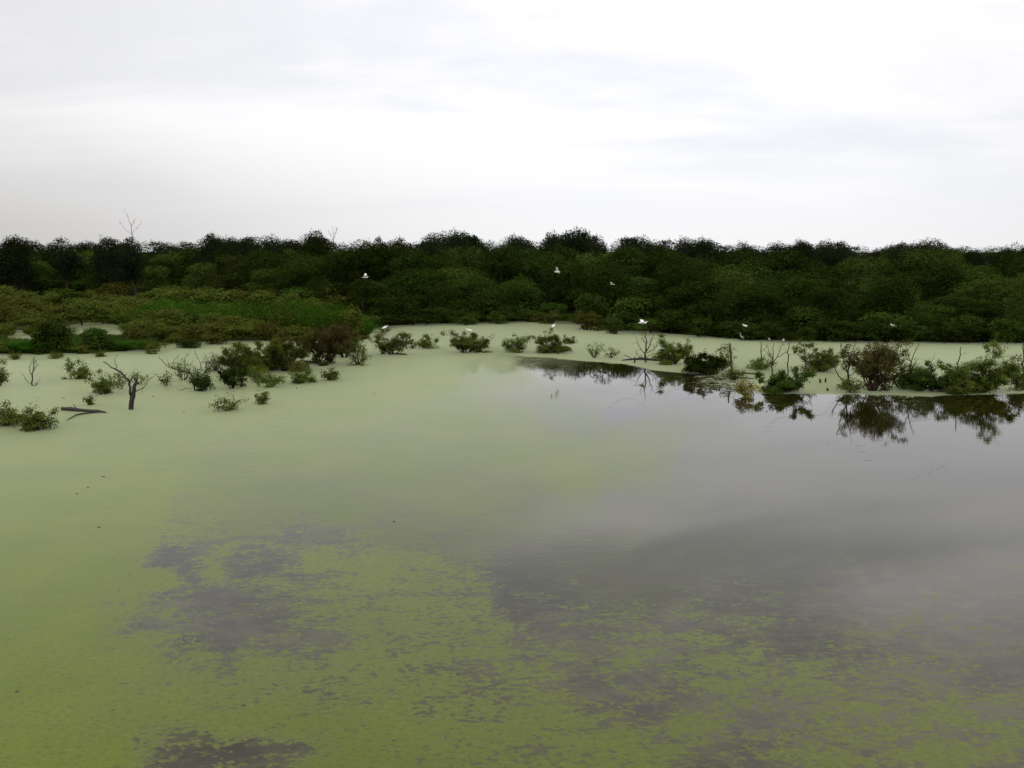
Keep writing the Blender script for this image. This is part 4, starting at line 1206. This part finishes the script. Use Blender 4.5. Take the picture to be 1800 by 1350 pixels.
def egret(p, label, heading, pose, scale=1.0, feather='white_feather', up=0.5, roll=0.0):
    root = empty('egret', p, heading, (scale,) * 3)
    root.rotation_euler = (roll, 0, heading)
    tag(root, label, 'bird', 'white egrets')
    mb = MB()
    if pose == 'fly':
        path = [((-.36, 0, -.01), .012), ((-.30, 0, 0), .035), ((-.2, 0, 0), .07), ((-.05, 0, .0), .09), ((.1, 0, .0), .085), ((.2, 0, -.01), .06), ((.27, 0, -.03), .045),
                ((.27, 0, .03), .035), ((.2, 0, .07), .03), ((.24, 0, .105), .03), ((.31, 0, .10), .034), ((.37, 0, .09), .02)]
        legs = [[(-.2, .03, -.03), (-.45, .03, -.03), (-.68, .025, -.05)], [(-.2, -.03, -.03), (-.45, -.03, -.03), (-.68, -.025, -.05)]]
        bill = [(.36, 0, .09), (.52, 0, .075)]
    elif pose == 'stand':
        path = [((-.26, 0, .42), .012), ((-.2, 0, .46), .05), ((-.08, 0, .54), .085), ((.04, 0, .62), .085), ((.12, 0, .68), .055), ((.15, 0, .75), .036), ((.10, 0, .84), .028),
                ((.07, 0, .92), .026), ((.11, 0, .98), .03), ((.17, 0, .97), .03), ((.21, 0, .96), .016)]
        legs = [[(-.02, .035, .5), (0, .035, .26), (-.02, .035, 0), (.05, .035, 0)], [(-.02, -.035, .5), (.02, -.035, .26), (0, -.035, 0), (.07, -.035, 0)]]
        bill = [(.2, 0, .96), (.34, 0, .935)]
    else:                                       # hunched on a perch
        path = [((-.34, 0, .12), .015), ((-.26, 0, .16), .05), ((-.12, 0, .22), .1), ((.02, 0, .27), .11), ((.12, 0, .3), .075), ((.18, 0, .33), .05), ((.17, 0, .38), .035),
                ((.2, 0, .42), .034), ((.26, 0, .41), .03), ((.3, 0, .40), .016)]
        legs = [[(-.02, .04, .2), (0, .04, .1), (-.01, .04, 0), (.05, .04, 0)], [(-.02, -.04, .2), (.02, -.04, .1), (0, -.04, 0), (.06, -.04, 0)]]
        bill = [(.29, 0, .40), (.42, 0, .38)]
    mb.tube([q[0] for q in path], [q[1] for q in path], 9)
    put('body', mb.mesh('body', feather), root)
    b = MB(); b.tube(bill, [.013, .002], 6); put('bill', b.mesh('bill', 'bill_yellow'), root)
    for lg in legs:
        b = MB(); b.tube(lg, .009, 5); put('leg', b.mesh('leg', 'leg_black'), root)
    for sd in (1, -1):
        b = MB()
        if pose == 'fly':
            wing(b, sd, .62, up if sd > 0 else up * .9, .26, -.05)
            for v in b.v: v.x += .10; v.y += sd * .05; v.z += .03
        else:
            z0 = .6 if pose == 'stand' else .27
            dz = -.17 if pose == 'stand' else -.12
            b.tube([(.06, sd * .075, z0), (-.08, sd * .09, z0 + dz * .35), (-.22, sd * .06, z0 + dz * .9), (-.31, sd * .02, z0 + dz * 1.25)], [(.03, .05), (.025, .075), (.02, .05), (.004, .01)], 8)
        put('wing', b.mesh('wing', feather), root)
    return root

egret(at_far(642, 487.5, 98), 'flying egret with raised wing, leftmost over the dark wood', R(5), 'fly', .85, up=.75, roll=R(8))
egret(at_far(980, 478, 96), 'flying egret with spread wings, highest over the dark wood', R(160), 'fly', .85, up=.5, roll=R(35))
egret(at_far(1076, 500, 100), 'small dim egret flying before the wood, right of the highest one', R(30), 'fly', .62, 'grey_feather', up=.4, roll=R(20))
egret(at_far(1130, 567.5, 76), 'egret gliding low just above the forked dead tree', R(8), 'fly', 1.0, up=.28, roll=R(6))
pp = at(1310, 597)
egret(at_far(1310, 578.5, pp.y - 0.6), 'upright white egret perched on a shrub at the far waterline', R(200), 'hunch', 1.05)
shrub('dark0', 1314, 598.5, 52, 578, 'dark shrub at the far waterline holding the upright perched egret', None)
egret(at_far(1570, 578, at(1570, 603).y - 0.9), 'crouching white egret perched on a shrub behind the big brown bush', R(185), 'hunch', 1.0)
shrub('green0', 1566, 601, 60, 577, 'green shrub at the far waterline holding the crouching egret', None)
egret(at(825, 586), 'white egret standing on the duckweed behind the wide low bush', R(170), 'hunch', 1.1)
egret(at(722, 613), 'white egret standing on the duckweed by the small dark bush', R(190), 'hunch', 1.0)
egret(at_far(677, 580, at(690, 623).y), 'white egret in the top of the broad green bush', R(20), 'hunch', .8)
egret(at_far(973, 577, at(973, 620).y - .3), 'white egret in the top of the tall round bush', R(60), 'hunch', .8)
egret(at(1303, 601), 'brownish heron wading below the upright perched egret', R(150), 'stand', .8, 'grey_feather')
egret(at_far(1377, 601, at(1356, 660).y), 'small pale egret on a limb of the branched bare sapling', R(60), 'hunch', .5, 'grey_feather')
egret(at_far(1352, 599, at(1356, 660).y), 'small dull egret on the tip of the branched bare sapling', R(100), 'hunch', .42, 'grey_feather')
print('TREES', len(TREES), 'SHRUBS', len(S_PLAN))
